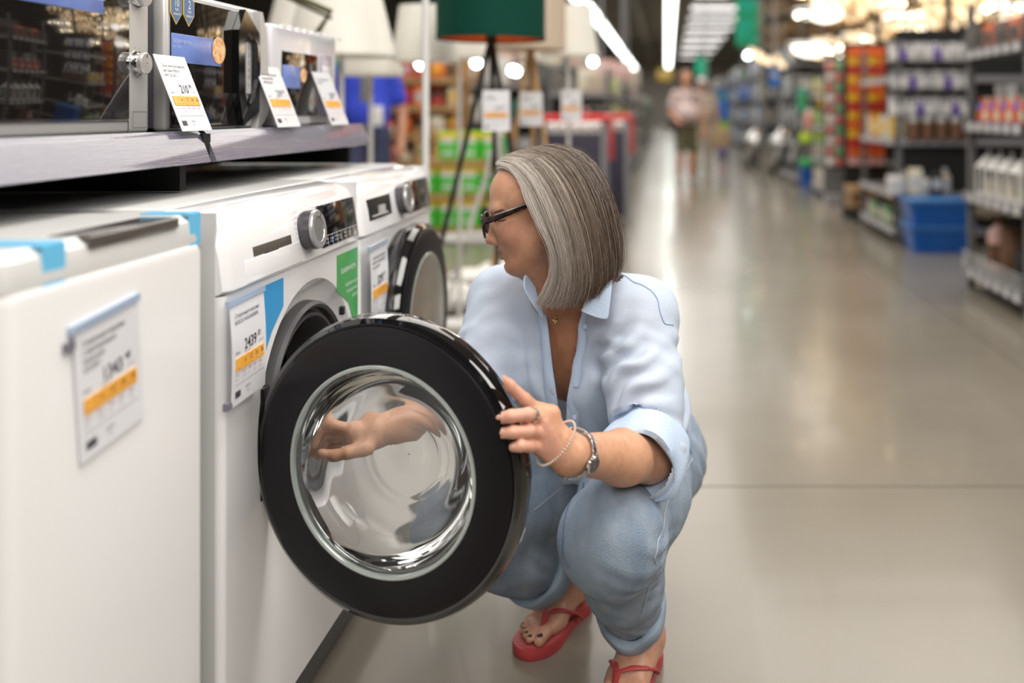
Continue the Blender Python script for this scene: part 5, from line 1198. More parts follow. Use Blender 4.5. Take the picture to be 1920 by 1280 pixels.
for i, y in enumerate([4.90+.19*k for k in range(5)]): put('box', ('black', 'grey', 'black', 'silver', 'grey')[i], (.18, .17, .24), (2.12, y, 1.02+E), 'dark box behind the bottles, %s from the right edge' % ORD[i], 'carton', 'dark boxes behind bottles', ('navy', 'silver', 'grey', 'white', 'silver')[i])
for i, y in enumerate([4.92+.21*k for k in range(4)]): put('box', ('brown', 'orange', 'brown', 'orange')[i], (.2, .18, .16), (2.02, y, 1.46+E), '%s box in the top wire basket, %s from the right edge' % (('brown', 'orange', 'brown', 'orange')[i], ORD[i]), 'carton', 'boxes in the top wire basket', 'black')
for i, (y, c, h) in enumerate(((4.95, 'black', .26), (5.15, 'black', .20), (5.36, 'brown', .30), (5.62, 'pink', .34))): put('bag' if i < 3 else 'bottle', c, (.17, .15, h), (2.02, y, .13+E), '%s goods in the floor-level wire basket, %s from the right edge' % (c, ORD[i]), 'goods', 'goods in the bottom basket', 'brown')
for i, y in enumerate((4.95, 5.2, 5.45, 5.65)): put('box', ('black', 'teal', 'white', 'cardboard')[i], (.14, .15, .16), (2.22, y, .59+E), '%s box behind the lanterns, %s from the right edge' % (('black', 'teal', 'white', 'cardboard')[i], ORD[i]), 'carton', 'boxes behind the lanterns')
# second unit: its near end faces the camera with rows of packs
gondola((1.87, 7.60), (3.4, 9.00), (.12, .42, .86, 1.38), 'dark shelving unit with rows of hanging packs above blue crates', 'x')
MB().box((1.90, 7.72, .42), (3.3, 7.74, 1.78)).build('pegboard', BLACK, None, False); o = bpy.data.objects['pegboard']; tag(o, 'black board behind the rows of hanging white packs', 'board')
for r_, z in enumerate((1.50, 1.27, 1.05)):
    for k in range(9):
        x = 1.86+.072*k+.01*(r_ == 1)
        put('pack', ('silver', 'white', 'grey', 'white')[(k+r_*2) % 4], (.062, .10, .165), (x, 7.62, z), 'hanging pale pack, %s row down, %s from left, beside the orange rack' % (ORD[r_], ORD[k]), 'pack', 'pale packs hanging in rows', ('white', 'silver', 'white', 'purple')[(k*3+r_) % 4], PI)
for k in range(7):
    c = ('cream', 'yellow', 'white', 'white', 'yellow', 'orange', 'white')[k]
    put('bucket', c, (.11, .11, .20), (1.95, 7.72+.18*k, .86+E), '%s tub, %s from the near end, below the hanging packs' % (c, ORD[k]), 'tub', 'tubs on the middle shelf', 'yellow' if k % 2 else 'cream')
for k in range(5): put('jar', 'brown', (.10, .10, .19), (2.02+.115*k, 7.60, .86+E), 'brown jar with a pale lid, %s from left, below the packs' % ORD[k], 'jar', 'brown jars below the packs', 'silver')
for k in range(6):
    c = ('white', 'grey', 'cream', 'white', 'black', 'beige')[k]; put('bottle' if k % 2 else 'box', c, (.10, .10, .15+.03*(k % 3)), (1.86+.085*k, 7.60+.03*(k % 2), .42+E), '%s small goods, %s from left, just above the blue crates' % (c, ORD[k]), 'goods', 'small goods above the crates', 'silver')
for k in range(6): put('box', ('black', 'green', 'grey')[k % 3], (.12, .14, .14), (1.97, 7.9+.17*k, .12+E), '%s box on the base shelf beside the crates, %s from the near end' % (('black', 'green', 'grey')[k % 3], ORD[k]), 'carton', 'boxes on the base shelf', 'cream')
def crate(w_, d_, h_, loc, label):
    t = empty('storage_crate', loc, label, 'crate', 'blue plastic crates'); mb = MB(); stack([(rrect(-w_/2*.86, w_/2*.86, -d_/2*.86, d_/2*.86, .03), 0), (rrect(-w_/2, w_/2, -d_/2, d_/2, .03), h_), (rrect(-w_/2*.93, w_/2*.93, -d_/2*.93, d_/2*.93, .025), h_-.001), (rrect(-w_/2*.8, w_/2*.8, -d_/2*.8, d_/2*.8, .025), .02)], mb)
    mb.build('body', mat('blue_plastic', (.005, .10, .42), .3), t); MB().box((-w_/2-.01, -d_/2-.01, h_-.02), (w_/2+.01, d_/2+.01, h_-.001)).box((-w_/2, -d_/2, h_-.03), (w_/2, d_/2, h_)).build('rim', mat('pale_blue_rim', (.06, .20, .50), .3), t, False); return t
crate(.50, .36, .21, (2.14, 7.34, 0), 'large blue crate on the floor, lower of the nearer two'); crate(.52, .38, .20, (2.14, 7.34, .212), 'large blue crate stacked on another below the pale packs')
# orange and yellow packs on their own rack end
ob = empty('display_rack', (2.06, 9.55, 0), 'tall black rack end covered in orange and yellow packs', 'rack'); MB().box((-.21, 0, .1), (.21, .03, 1.80)).build('board', BLACK, ob, False); MB().box((-.24, -.03, 0), (-.21, .05, 1.85)).build('post', BLACK, ob, False); MB().box((-.21, -.32, 0), (.25, .0, .12)).build('base', BLACK, ob, False)
for r_ in range(13):
    for k in range(4):
        c = 'yellow' if r_ % 2 and r_ < 10 else ('orange' if r_ < 12 else 'pink'); c = 'red' if c == 'orange' and (r_ in (2, 6, 10)) else c
        put('pack', c, (.088, .06, .088), (1.905+.096*k, 9.50, 1.66-.093*r_), '%s pack on the orange rack, %s row from top, %s column' % (c, ORD[r_], ORD[k]), 'pack', 'orange and yellow packs', 'orange' if c == 'yellow' and k % 2 else ('yellow' if c == 'yellow' else c), PI)
for k in range(3): put('box', 'cardboard', (.20, .25, .22), (1.92+.21*k, 9.40, .13), 'brown carton at the foot of the orange rack, %s from left' % ORD[k], 'carton', 'cartons under the orange rack', 'brown')
# red and white packs behind, black-edged
rb = empty('display_rack', (2.06, 11.0, 0), 'rack end with red and white packs, left of the orange one', 'rack'); MB().box((-.2, 0, .1), (.25, .03, 1.75)).build('board', SHM, rb, False); MB().box((-.2, -.3, 0), (.25, 0, .12)).build('base', LIP, rb, False)
for r_ in range(10):
    for k in range(3): put('pack', ('white', 'silver', 'white')[(k+r_) % 3], (.085, .06, .105), (1.93+.10*k, 10.95, 1.58-.125*r_), 'white and red pack, %s row from top, %s column, beside the orange rack' % (ORD[r_], ORD[k]), 'pack', 'red and white packs', ('red', 'green', 'white', 'red')[(k+r_*2) % 4], PI)
gondola((1.98, 11.2), (3.2, 12.8), (.12, .48, .90, 1.30), 'shelving unit left of the red and white packs', 'x')
for z, r_ in ((.12, 0), (.48, 1), (.90, 2), (1.30, 3)):
    for k in range(8): c = (('cardboard', 'beige', 'white'), ('red', 'grey', 'green'), ('green', 'lime', 'black'), ('orange', 'lime', 'grey'))[r_][k % 3]; put('box' if k % 2 else 'jar', c, (.15, .15, .20+.03*(k % 2)), (2.08, 11.32+.18*k, z+E), '%s goods on shelf level %s, %s along, left of the red packs' % (c, ('one', 'two', 'three', 'four')[r_], ORD[k]), 'goods', 'goods on the far right shelving')
# lime and black bags, small blue crate
gondola((1.92, 13.6), (3.2, 15.6), (.12, .62, 1.05), 'shelving unit with lime and black bags above a small blue crate', 'x')
crate(.34, .3, .30, (2.08, 13.35, 0), 'small blue crate farther back, left of the orange rack'); put('bag', 'green', (.34, .26, .12), (2.08, 13.35, .302), 'green bag lying on the small far blue crate', 'bag', None, 'green')
put('bag', 'lime', (.46, .25, .16), (2.16, 13.45, .63), 'lime green sack on the shelf above the small crate', 'bag', None, 'lime'); put('bag', 'black', (.24, .22, .32), (2.26, 13.42, .80), 'black-brown sack on top of the lime sack', 'bag', None, 'brown'); put('bag', 'pink', (.12, .2, .30), (2.06, 13.45, .80), 'pink-red sack left of the black sack', 'bag', None, 'red')
put('box', 'black', (.24, .22, .2), (2.28, 13.5, 1.12), 'black box with yellow front above the black sack', 'carton', None, 'yellow'); put('box', 'teal', (.12, .2, .38), (1.98, 13.6, 1.06), 'tall teal carton left of the black and yellow box', 'carton', None, 'green'); put('box', 'orange', (.28, .2, .1), (2.28, 13.5, 1.35), 'orange-red box at the very top of the bag shelf', 'carton', None, 'orange')
# silver wheelbarrow trays leaning in a row
SIL = mat('zinc_sheet', (.62, .62, .62), .22, 1)
for i, (x, y, s) in enumerate(((1.52, 18.5, 1.0), (1.80, 16.6, 1.05), (2.42, 16.5, 1.0))):
    t = empty('wheelbarrow', (x, y, 0), '%s zinc wheelbarrow stood on its nose, %s from left' % ('shiny', ORD[i]), 'wheelbarrow', 'wheelbarrows stood up in a row'); t.scale = (s, s, s); t.rotation_euler = (0, math.radians(28), math.radians(-12))
    mb = MB(); stack([(rrect(-.10, .02, -.16, .16, .05), .02), (rrect(-.16, .10, -.27, .27, .07), .20), (rrect(-.20, .12, -.31, .31, .08), .55), (rrect(-.14, .04, -.24, .24, .06), .80), (rrect(-.02, .03, -.18, .18, .02), .86)], mb); mb.build('tray', SIL, t)
    MB().tube([(.12, -.2, .15), (.16, -.25, .9), (.16, -.25, 1.0)], .016, 8).build('handle', BLACK, t); MB().tube([(.12, .2, .15), (.16, .25, .9), (.16, .25, 1.0)], .016, 8).build('handle', BLACK, t); MB().lathe([(.05, -.03), (.13, -.03), (.15, 0), (.13, .03), (.05, .03)], 20, Matrix.Translation((.15, 0, .12)) @ Matrix.Rotation(PI/2, 4, 'X')).build('wheel', BLACK, t)
# further right-hand shelving, receding
for j, (y0, y1, cs) in enumerate(((17.2, 20.5, ('grey', 'white', 'silver', 'black')), (22, 26, ('white', 'grey', 'beige', 'blue')), (28, 34, ('grey', 'white', 'blue', 'beige')), (37, 46, ('white', 'grey', 'cardboard', 'grey')))):
    gondola((2.35-.1*j, y0), (4.5, y1), (.15, .8, 1.4, 2.0), 'grey shelving unit receding on the right, %s beyond the wheelbarrows' % ORD[j], 'x', tags=False)
    st = .5+.15*j
    for z, r_ in ((.15, 0), (.8, 1), (1.4, 2), (2.0, 3)):
        n = int((y1-y0)/st)
        for k in range(min(n, 9)): c = cs[(k+r_) % 4]; put('box', c, (.34, st*.8, .36+.06*(k % 3)), (2.60-.1*j, y0+st*(k+.5), z+E), '%s carton, %s shelf up, %s along, unit %s beyond the wheelbarrows' % (c, ORD[r_], ORD[k], ORD[j]), 'carton', 'cartons on receding right shelves', cs[(k+r_+1) % 4])
    for k in range(3): put('box', cs[(k+j) % 4], (.40, .3, .34), (2.62+.5*k-.1*j, y0+.1, 1.41), '%s carton facing the camera on the near end, %s from left, unit %s beyond wheelbarrows' % (cs[(k+j) % 4], ORD[k], ORD[j]), 'carton', 'cartons on the near ends')
# column display with blue, green, purple blocks
cd_ = empty('display_column', (1.33, 22, 0), 'narrow display column with blue, green, purple and orange panels', 'display'); z = .10
MB().box((-.15, -.1, 0), (.15, .1, .1)).build('base', SHM, cd_, False)
for c, h_ in (('purple', .16), ('orange', .16), ('purple', .22), ('lime', .16), ('green', .10), ('blue', .50), ('teal', .10), ('blue', .12)): MB().box((-.14, -.09, z), (.14, .09, z+h_-.01), .01).build('panel', cm(PAL[c], .5), cd_); z += h_
for i, (X, Y, wx, hy, y, c) in enumerate(((1394, 172, 20, 26, 20, 'blue'), (1452, 145, 18, 34, 14, 'blue'), (1396, 138, 14, 12, 20, 'teal'), (1322, 178, 9, 12, 26, 'blue'))):
    p = P(X, Y, y); s_ = empty('sign', p, 'small %s sign on the right-hand shelving, %s' % (c, ('lowest', 'nearest, dark framed', 'upper', 'farthest')[i]), 'sign'); a, b = wx*y/FX/2, hy*y/FX/2
    MB().box((-a, 0, -b), (a, .03, b)).build('board', cm(PAL[c], .4), s_, False); MB().box((-a-.03, .005, -b-.03), (a+.03, .05, b+.03)).build('frame', BLACK if i == 1 else LIP, s_, False); MB().box((-a*.6, -.006, b*.1), (a*.6, 0, b*.5)).build('stripe', TAGM, s_, False); MB().box((-.02, .04, b), (.02, .06, 5.3-p[2])).build('hanger', LIP, s_, False)
# high rack with cardboard boxes
hr = empty('pallet_rack', (2.45, 21.0, 0), 'tall beige rack with cardboard boxes high up behind the lamps', 'rack')
for x in (-.28, .62, 1.6): MB().box((x-.05, 0, 0), (x+.05, .1, 4.6)).build('upright', mat('rack_beige', (.40, .36, .31), .5), hr, False)
for z in (2.55, 3.35, 4.2): MB().box((-.3, -.02, z-.06), (1.7, .5, z)).build('beam', MATS['rack_beige'], hr, False)
for r_, z in ((0, 2.55), (1, 3.35)):
    for k in range(4): put('box', 'cardboard', (.40, .4, .45+.1*(k % 2)), (2.37+.44*k, 21.2, z+E), 'cardboard box high on the beige rack, %s level, %s from left' % (('lower', 'upper')[r_], ORD[k]), 'carton', 'boxes on the tall rack', 'brown')
# green hanging banners
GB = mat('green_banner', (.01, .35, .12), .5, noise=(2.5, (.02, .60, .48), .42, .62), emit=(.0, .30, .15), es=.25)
for i, (X0, X1, Y0, Y1, y) in enumerate(((1380, 1422, -60, 86, 20), (1304, 1326, 108, 142, 44))):
    a = P(X0, Y1, y); b = P(X1, Y0, y); t = empty('banner', a, ('large green hanging banner beside the lamp bars', 'small green hanging banner far down the aisle')[i], 'banner'); MB().box((0, 0, 0), (b[0]-a[0], .03, b[2]-a[2])).build('panel', GB, t, False); MB().box((0, -.01, b[2]-a[2]), (b[0]-a[0], .04, b[2]-a[2]+.06)).build('rail', BLACK, t, False); MB().box(((b[0]-a[0])/2-.02, 0, b[2]-a[2]), ((b[0]-a[0])/2+.02, .02, 6.2-a[2])).build('hanger', BLACK, t, False)

# ---------------------------------------------------------------- chandeliers over the right-hand shelving
BULB = mat('warm_bulb', (1, .9, .7), .4, emit=(1, .78, .48), es=34); BULBW = mat('white_bulb', (1, 1, .95), .4, emit=(1, .95, .84), es=16); BRASS = mat('brass', (.72, .52, .28), .25, 1); SHG = mat('frosted_shade', (.90, .80, .64), .5, emit=(1, .76, .48), es=1.1)
def chandelier(kind):
    t = empty('chandelier', (0, 0, 0))
    MB().tube([(0, 0, 0), (0, 0, 3.5)], .005, 5).build('rod', BRASS, t)
    if kind == 0:
        MB().ball((0, 0, .02), .035).build('hub', BRASS, t)
        for k in range(6):
            a = PI/3*k; c, s = math.cos(a), math.sin(a); ar = MB().tube([(0, 0, .02), (c*.09, s*.09, -.05), (c*.19, s*.19, -.02), (c*.20, s*.20, .04)], .007, 6).build('arm', BRASS, t)
            MB().lathe([(.018, 0), (.04, .05), (.055, .08)], 12, Matrix.Translation((c*.20, s*.20, .04))).build('glass_cup', SHG, ar); MB().ball((c*.20, s*.20, .085), .020, 8, 6).build('bulb', BULB, ar)
    elif kind == 1:
        MB().lathe([(.20, 0), (.21, .02), (.20, .04)], 24).build('ring', CHROME, t); MB().lathe([(.13, -.06), (.14, -.04), (.13, -.02)], 24).build('ring', CHROME, t)
        for k in range(8): a = PI/4*k; MB().ball((math.cos(a)*.18, math.sin(a)*.18, -.03), .016, 8, 6).build('bulb', BULB if k % 2 else BULBW, t)
        cr_ = MB(); 
        for k in range(24): a = 2*PI*k/24; cr_.ball((math.cos(a)*.205, math.sin(a)*.205, -.05), (.007, .007, .02), 5, 4)
        cr_.build('crystals', mat('crystal', (.9, .88, .85), .05, .4), t)['kind'] = 'stuff'
    elif kind == 2:
        for k in range(3):
            a = 2.1*k; c, s = math.cos(a)*.11, math.sin(a)*.11; MB().tube([(c, s, .10-.06*k), (0, 0, .45)], .004, 5).build('cable', BLACK, t); MB().lathe([(.02, .10), (.06, .06), (.075, 0), (.07, -.01)], 16, Matrix.Translation((c, s, -.06*k))).build('shade', SHG, t); MB().ball((c, s, .01-.06*k), .020, 8, 6).build('bulb', BULB, t)
    else:
        MB().lathe([(.16, .05), (.17, .02), (.13, -.04), (.05, -.07), (.001, -.075)], 24).build('glass_dish', mat('lit_dish', (1, .97, .9), .4, emit=(1, .94, .84), es=3.2), t); MB().lathe([(.165, .03), (.175, .045), (.16, .06)], 24).build('rim', CHROME, t)
    return t
protos = [chandelier(k) for k in range(4)]; used = [False]*4; nch = 0
spots = [(1548, 28, 9, 3), (1518, 92, 8.6, 3), (1420, 100, 16, 2), (1455, 112, 15, 2)]
for i in range(84):
    for q_ in range(60):
        cand = (1515+R.uniform(0, 430), R.choice((2, 25, 42, 62, 84, 98))+R.uniform(-8, 8)+(-40 if i > 40 else 0), 9.3+R.uniform(0, 4.6), (0, 1, 0, 2, 1, 0, 0)[i % 7]); pc = P(cand[0], cand[1]-(45 if cand[0] > 1800 and cand[1] > 45 else 0), cand[2])
        if all((pc-P(*s_[:3])).length > .42 for s_ in spots): break
    else: continue
    spots.append(cand)
NM = ('six-armed brass chandelier', 'crystal ring chandelier', 'three-shade pendant cluster', 'glowing white dish lamp')
rank = {}
for k_ in range(4):
    for n_, s_ in enumerate(sorted([s_ for s_ in spots if s_[3] == k_], key=lambda s_: s_[0])): rank[s_] = n_
for (X, Y, y, k) in spots:
    rk_ = rank[(X, Y, y, k)]
    if X > 1800 and Y > 45: Y -= 45
    loc = P(X, Y, y); o = protos[k] if not used[k] else copy_tree(protos[k]); used[k] = True; o.location = loc; o.rotation_euler[2] = R.uniform(0, 3)
    o['label'] = 'lit %s over the right shelving, %s from left of its kind' % (NM[k], ORD[min(55, rk_)]); o['category'] = 'ceiling lamp'; o['group'] = 'lit lamps over the right-hand shelving'; nch += 1
# grid the lamps hang from
gr_ = empty('lamp_grid', (3.5, 10.5, 2.75), 'dark metal grid the chandeliers hang from', 'grid')
for k in range(8): MB().box((-2.6, -3.2+.9*k, 0), (4, -3.17+.9*k, .04)).build('rail', BLACK, gr_, False)
for x in (-2.2, .4, 3.6): MB().box((x, -3.3, -.0), (x+.03, 3.4, .04)).build('rail', BLACK, gr_, False); MB().box((x, 0, .04), (x+.03, .03, 3.4)).build('hanger', BLACK, gr_, False)
for i, (X, y) in enumerate(((1646, 9.6), (1778, 8.3))):
    p = P(X, 0, y); q = MB().box((-.025, -.025, 1.681 if y > 8 else 1.0), (.025, .025, 2.75)).build('steel_post', BLACK, None, False); q.location = (p[0], y, 0); tag(q, 'black post between the lamps, %s' % ('left one' if i == 0 else 'right one'), 'post')

# ---------------------------------------------------------------- floor lamps on the left
SHADEW = mat('white_lampshade', (.80, .77, .70), .8, bump=.4, bscale=90, emit=(1, .93, .8), es=.10)
def shade(t, z0, z1, r0, r1, m_, inner=None, n=48):
    MB().lathe([(r0, z0), (r1, z1), (r1-.003, z1), (r0-.003, z0)], n, closed=True).build('lamp_shade', m_, t)
    if inner: MB().lathe([(r0-.005, z0+.002), (r1-.005, z1-.002)], n).build('shade_lining', inner, t)
    MB().lathe([(r0+.001, z0-.004), (r0+.002, z0+.008)], n).build('shade_hem', m_, t)
    MB().tube([(-r1, 0, z1-.01), (r1, 0, z1-.01)], .003, 5).build('spider', CHROME, t)
gl_ = empty('floor_lamp', (P(921, 75, 3.5)[0], 3.5, 0), 'black tripod floor lamp with a dark green drum shade', 'floor lamp')
shade(gl_, 1.372, 1.63, .202, .202, mat('green_velvet', (.003, .052, .035), .85, spec=.2), mat('copper_lining', (.75, .22, .05), .3, .8))
MB().ball((0, 0, 1.37), (.022, .022, .03)).build('socket', BLACK, gl_); MB().ball((0, 0, 1.45), .03).build('bulb', mat('off_bulb', (.8, .8, .75), .3), gl_)
for dx, dy in ((-.31, -.12), (.27, -.14), (-.02, .32)): MB().tube([(0, 0, 1.38), (dx, dy, 0)], [.010, .008], 10).build('leg', BLACK, gl_)
MB().tube([(0, 0, 1.36), (.02, -.03, 1.0), (-.02, -.02, .72), (.01, 0, .70)], .004, 6).build('power_cord', BLACK, gl_); MB().box((-.03, -.03, .66), (-.005, -.01, .74), .004).build('foot_switch', BLACK, gl_)
def simple_lamp(Xc, Yt, Yb, wt_, wb_, y, label, m_=SHADEW, tri=None, base=True):
    c = P(Xc, 0, y); z0 = EYE-(Yb-VY)*y/FX; z1 = EYE-(Yt-VY)*y/FX; t = empty('floor_lamp', (c[0], y, 0), label, 'floor lamp'); shade(t, z0, z1, wb_*y/FX/2, wt_*y/FX/2, m_)
    if tri is not None:
        for dx, dy in ((-.22, -.12), (.22, -.12), (0, .24)): MB().tube([(0, 0, z0+.03), (dx, dy, 0)], [.012, .010], 8).build('leg', tri, t)
    else:
        MB().tube([(0, 0, .02), (0, 0, z1-.02)], .010, 10).build('pole', mat('white_metal', (.75, .74, .72), .35), t); MB().lathe([(.12, 0), (.12, .015), (.01, .025)], 32).build('base', MATS['white_metal'], t)
    return t
simple_lamp(640, -60, 104, 120, 200, 3.4, 'large white textured lampshade, leftmost behind the microwave ovens')
simple_lamp(575, -60, 90, 80, 150, 4.6, 'white lampshade partly behind the leftmost large one')
simple_lamp(695, 56, 140, 70, 116, 4.1, 'smaller white lampshade hanging lowest, above the blue shirt')
simple_lamp(798, 12, 114, 96, 122, 3.9, 'rounded white lampshade left of the green one')
simple_lamp(862, 20, 108, 90, 120, 4.8, 'white lampshade half hidden behind the green one')
simple_lamp(995, -40, 92, 130, 130, 4.3, 'beige drum shade on a wooden tripod behind the green lamp', mat('beige_shade', (.62, .50, .38), .8), WOOD)
simple_lamp(1066, 12, 104, 84, 112, 4.7, 'white lampshade on a white pole, rightmost of the lamps')
dl_ = empty('desk_lamp', P(600, 45, 3.0), 'olive desk lamp with a jointed arm above the microwave ovens', 'desk lamp'); OL = mat('olive_metal', (.10, .095, .03), .35, .5)
MB().tube([(-.15, 0, .12), (.035, 0, .04), (-.01, 0, -.03)], .010, 8).build('arm', OL, dl_); MB().tube([(-.14, .02, .10), (.03, .02, .02)], .006, 6).build('strut', OL, dl_); MB().tube([(-.01, 0, -.03), (-.03, 0, -1.07)], .010, 8).build('pole', OL, dl_)
wp_ = MB().tube([(0, 0, 0), (0, 0, 2.9)], .0125, 12).build('display_post', mat('white_metal', (.75, .74, .72), .35), None); wp_.location = (P(798, 0, 3.2)[0], 3.2, 0); tag(wp_, 'white post standing behind the farthest washing machine', 'post')
for i, (X, Y, y, s_) in enumerate(((905, 246, 3.4, 1.), (1052, 226, 4.5, 1.), (975, 236, 4.1, 1.))):
    o = P(X, Y, y); pt_ = price_tag(tuple(o), (1, 0, 0), (0, -.02, 1), .10*s_, .15*s_, ['Торшер', 'напольный'], ('119', '89', '74')[i], '90', 'white price tag hanging on the %s' % ('green lamp', 'rightmost white lamp', 'wooden tripod lamp')[i], holder=False)
    MB().tube([(.05, .004, .14), (.05, .004, (1.38, 1.33, 1.38)[i]-o[2])], .001, 4).build('string', BLACK, pt_)
# white trestle table with sheepskins beneath
tt = empty('side_table', (P(880, 0, 5.0)[0], 5.0, 0), 'white trestle side table with a grey top behind the woman', 'table')
MB().lathe([(.001, .40), (.20, .40), (.205, .41), (.20, .425), (.001, .425)], 40).build('table_top', mat('grey_top', (.30, .29, .27), .5), tt)
for a, b in (((-.13, -.05, 0), (.16, -.02, .98)), ((.30, .05, 0), (.14, .05, .98)), ((.05, .35, 0), (.15, .1, .98))): MB().tube([a, b], .012, 8).build('leg', MATS['white_metal'], tt)
MB().tube([(-.2, -.05, .08), (.05, -.05, .08)], .010, 8).build('crossbar', MATS['white_metal'], tt); MB().tube([(.02, -.03, .44), (.2, 0, .44)], .010, 8).build('crossbar', MATS['white_metal'], tt)
FUR = mat('white_fleece', (.75, .72, .68), .95, bump=1., bscale=60)
for i, (X, Y, y, w_) in enumerate(((832, 512, 5.4, .17), (900, 486, 5.9, .21), (845, 556, 5.1, .16), (945, 500, 6.2, .15))):
    p = P(X, Y, y); r2 = np.random.default_rng(i); V, F = skin([ell((0, 0, .035), (w_, w_*.8, .045), None, .03)]+[ell((r2.uniform(-w_, w_)*.8, r2.uniform(-w_, w_)*.6, .04), (.06, .05, .03), None, .03) for _ in range(10)], (-.3, -.3, -.03), (.3, .3, .12), .012, 2)
    V[:, 2] -= V[:, 2].min(); o = mesh_np('sheepskin', V, F, FUR); o.location = (p[0], y, 0); tag(o, 'white sheepskin on the floor by the trestle table, %s' % ('left rear', 'right rear', 'left front', 'farthest right')[i], 'sheepskin', 'sheepskins by the trestle table')
# green and yellow cartons in three tiers
GR = (.03, .52, .02); 
gt = gondola((-2.25, 8.2), (-1.45, 8.9), (.06, .36, .66), 'wooden stand stacked with green and yellow cartons', 'y', WOOD, WOOD, False, False)
gproto = None
for r_, z in enumerate((.66, .36, .06)):
    for k in range(4):
        if r_ == 0 and k == 0: continue
        if gproto is None:
            t = empty('green_carton', (0, 0, 0)); MB().box((-.085, -.12, 0), (.085, .12, .255), .006).build('body', mat('bright_green', (.06, .60, .02), .4), t); MB().box((-.087, -.122, .195), (.087, .122, .245), .004).build('yellow_band', mat('band_yellow', (.85, .62, .02), .4), t)
            MB().box((-.06, -.1225, .15), (.06, -.12, .20), .0).build('white_bottles_print', TAGM, t, False); MB().box((-.05, -.1228, .05), (.05, -.121, .085)).build('white_label', TAGM, t, False); gproto = t; o = t
        else: o = copy_tree(gproto)
        o.location = (-2.13+.19*k, 8.34, z+E); tag(o, 'green carton with yellow band, %s tier, %s from left' % (('top', 'middle', 'bottom')[r_], ORD[k]), 'carton', 'green and yellow cartons')
# open crates with white tops, red rails
for i, (x, y) in enumerate(((-.78, 8.0), (-.64, 9.2))):
    t = empty('display_trolley', (x, y, 0), ('nearer grey wire trolley holding a dark bin, red rail on top', 'farther grey wire trolley with a red rail')[i], 'trolley')
    for a in (-.25, .25):
        for b in (-.3, .3): MB().box((a-.015, b-.015, 0), (a+.015, b+.015, 1.02)).build('post', LIP, t, False)
    MB().box((-.235, -.28, .08), (.235, .28, .90), .01).build('bin', mat('navy_bin', (.035, .03, .055), .5), t); wm = MB()
    for k in range(9): wm.box((.262, -.3+.07*k, .05), (.268, -.29+.07*k, 1.0))
    for k in range(7): wm.box((.262, -.3, .1+.14*k), (.268, .3, .11+.14*k))
    wm.build('wire_side', LIP, t, False)['kind'] = 'stuff'
    MB().tube([(-.27, -.32, 1.04), (.27, -.32, 1.04), (.27, .32, 1.04), (-.27, .32, 1.04)], .028, 8, closed=True).build('red_rail', mat('red_plastic', (.72, .03, .03), .35), t); MB().box((.255, .28, .66), (.30, .34, 1.02), .005).build('red_flag', MATS['red_plastic'], t)
    for k in range(5): put('bag', 'white', (.09, .16, .10), (x-.19+.095*k, y-.18, .905), 'white shiny bag on the %s trolley, %s from left' % (('nearer', 'farther')[i], ORD[k]), 'bag', 'white bags on the trolleys', 'silver')
# colourful wooden shelving behind the machines
gondola((-3.4, 9.2), (-2.05, 9.7), (.30, .58, .86, 1.14, 1.42), 'wooden shelving with mixed red, yellow and white goods behind the post', 'y', WOOD, WOOD, False, True)
cs = ('red', 'yellow', 'white', 'black', 'teal', 'red', 'grey', 'blue', 'cream', 'green', 'orange', 'silver')
for r_, z in enumerate((.30, .58, .86, 1.14, 1.42)):
    for k in range(8): c = cs[(k*5+r_*7) % 12]; put(('box', 'bottle', 'bag', 'jar')[(k+r_) % 4], c, (.13, .14, .18+.02*(k % 3)), (-3.28+.165*k, 9.30, z+E), '%s goods on the wooden shelving, %s shelf up, %s from left' % (c, ORD[r_], ORD[k]), 'goods', 'goods on the wooden shelving', cs[(k+r_+3) % 12])
# broad rows across the back left
for j, (x0, x1, y, zt) in enumerate(((-6.0, -1.5, 11.0, 4), (-8.5, -1.1, 15.0, 5))):
    gondola((x0, y), (x1, y+.6), tuple(.15+.42*k for k in range(zt)), 'wide shelving row across the back left, %s' % ('nearer', 'farther')[j], 'y', SHM, LIP, False)
    cl = (('white', 'grey', 'pink', 'beige', 'black', 'cardboard', 'teal', 'silver'), ('pink', 'white', 'beige', 'grey', 'red', 'cream', 'black', 'green'))[j]
    st = (x1-x0)/13
    for r_ in range(1, zt):
        for k in range(13): c = cl[(k*3+r_*5) % 8]; put(('box', 'bag')[(k+r_) % 2], c, (round(st*.8, 3), .3, .24+.04*(k % 3)), (x0+st*(k+.5), y+.18, .15+.42*r_+E), '%s goods in the %s back-left row, shelf %s up, %s from left' % (c, ('nearer', 'farther')[j], ORD[r_], ORD[k]), 'goods', 'goods in the back-left rows', cl[(k+r_+2) % 8])
# along the left of the aisle, receding
for j, (y0, y1) in enumerate(((10.4, 14.5), (16.5, 24), (27, 42))):
    gondola((-1.35, y0), (-.62, y1), (.15, .55, .95, 1.30), 'shelving along the left of the aisle, %s beyond the trolleys' % ORD[j], 'X', tags=False)
    st = (y1-y0)/8; cl = (('lime', 'grey', 'white', 'black', 'beige'), ('white', 'pink', 'grey', 'beige', 'black'), ('grey', 'white', 'cardboard', 'green', 'beige'))[j]
    for r_, z in enumerate((.15, .55, .95, 1.30)):
        for k in range(8):
            c = cl[(k*2+r_*3) % 5]; put(('box', 'bag', 'bucket')[(k+r_) % 3] if j == 0 else 'box', c, (.24, round(min(st*.7, .6), 3), .22+.03*(k % 3)), (-.78, y0+st*(k+.5), z+E), '%s goods left of the aisle, shelf %s up, %s along, unit %s beyond trolleys' % (c, ORD[r_], ORD[k], ORD[j]), 'goods', 'goods along the left of the aisle', cl[(k+r_+1) % 5])
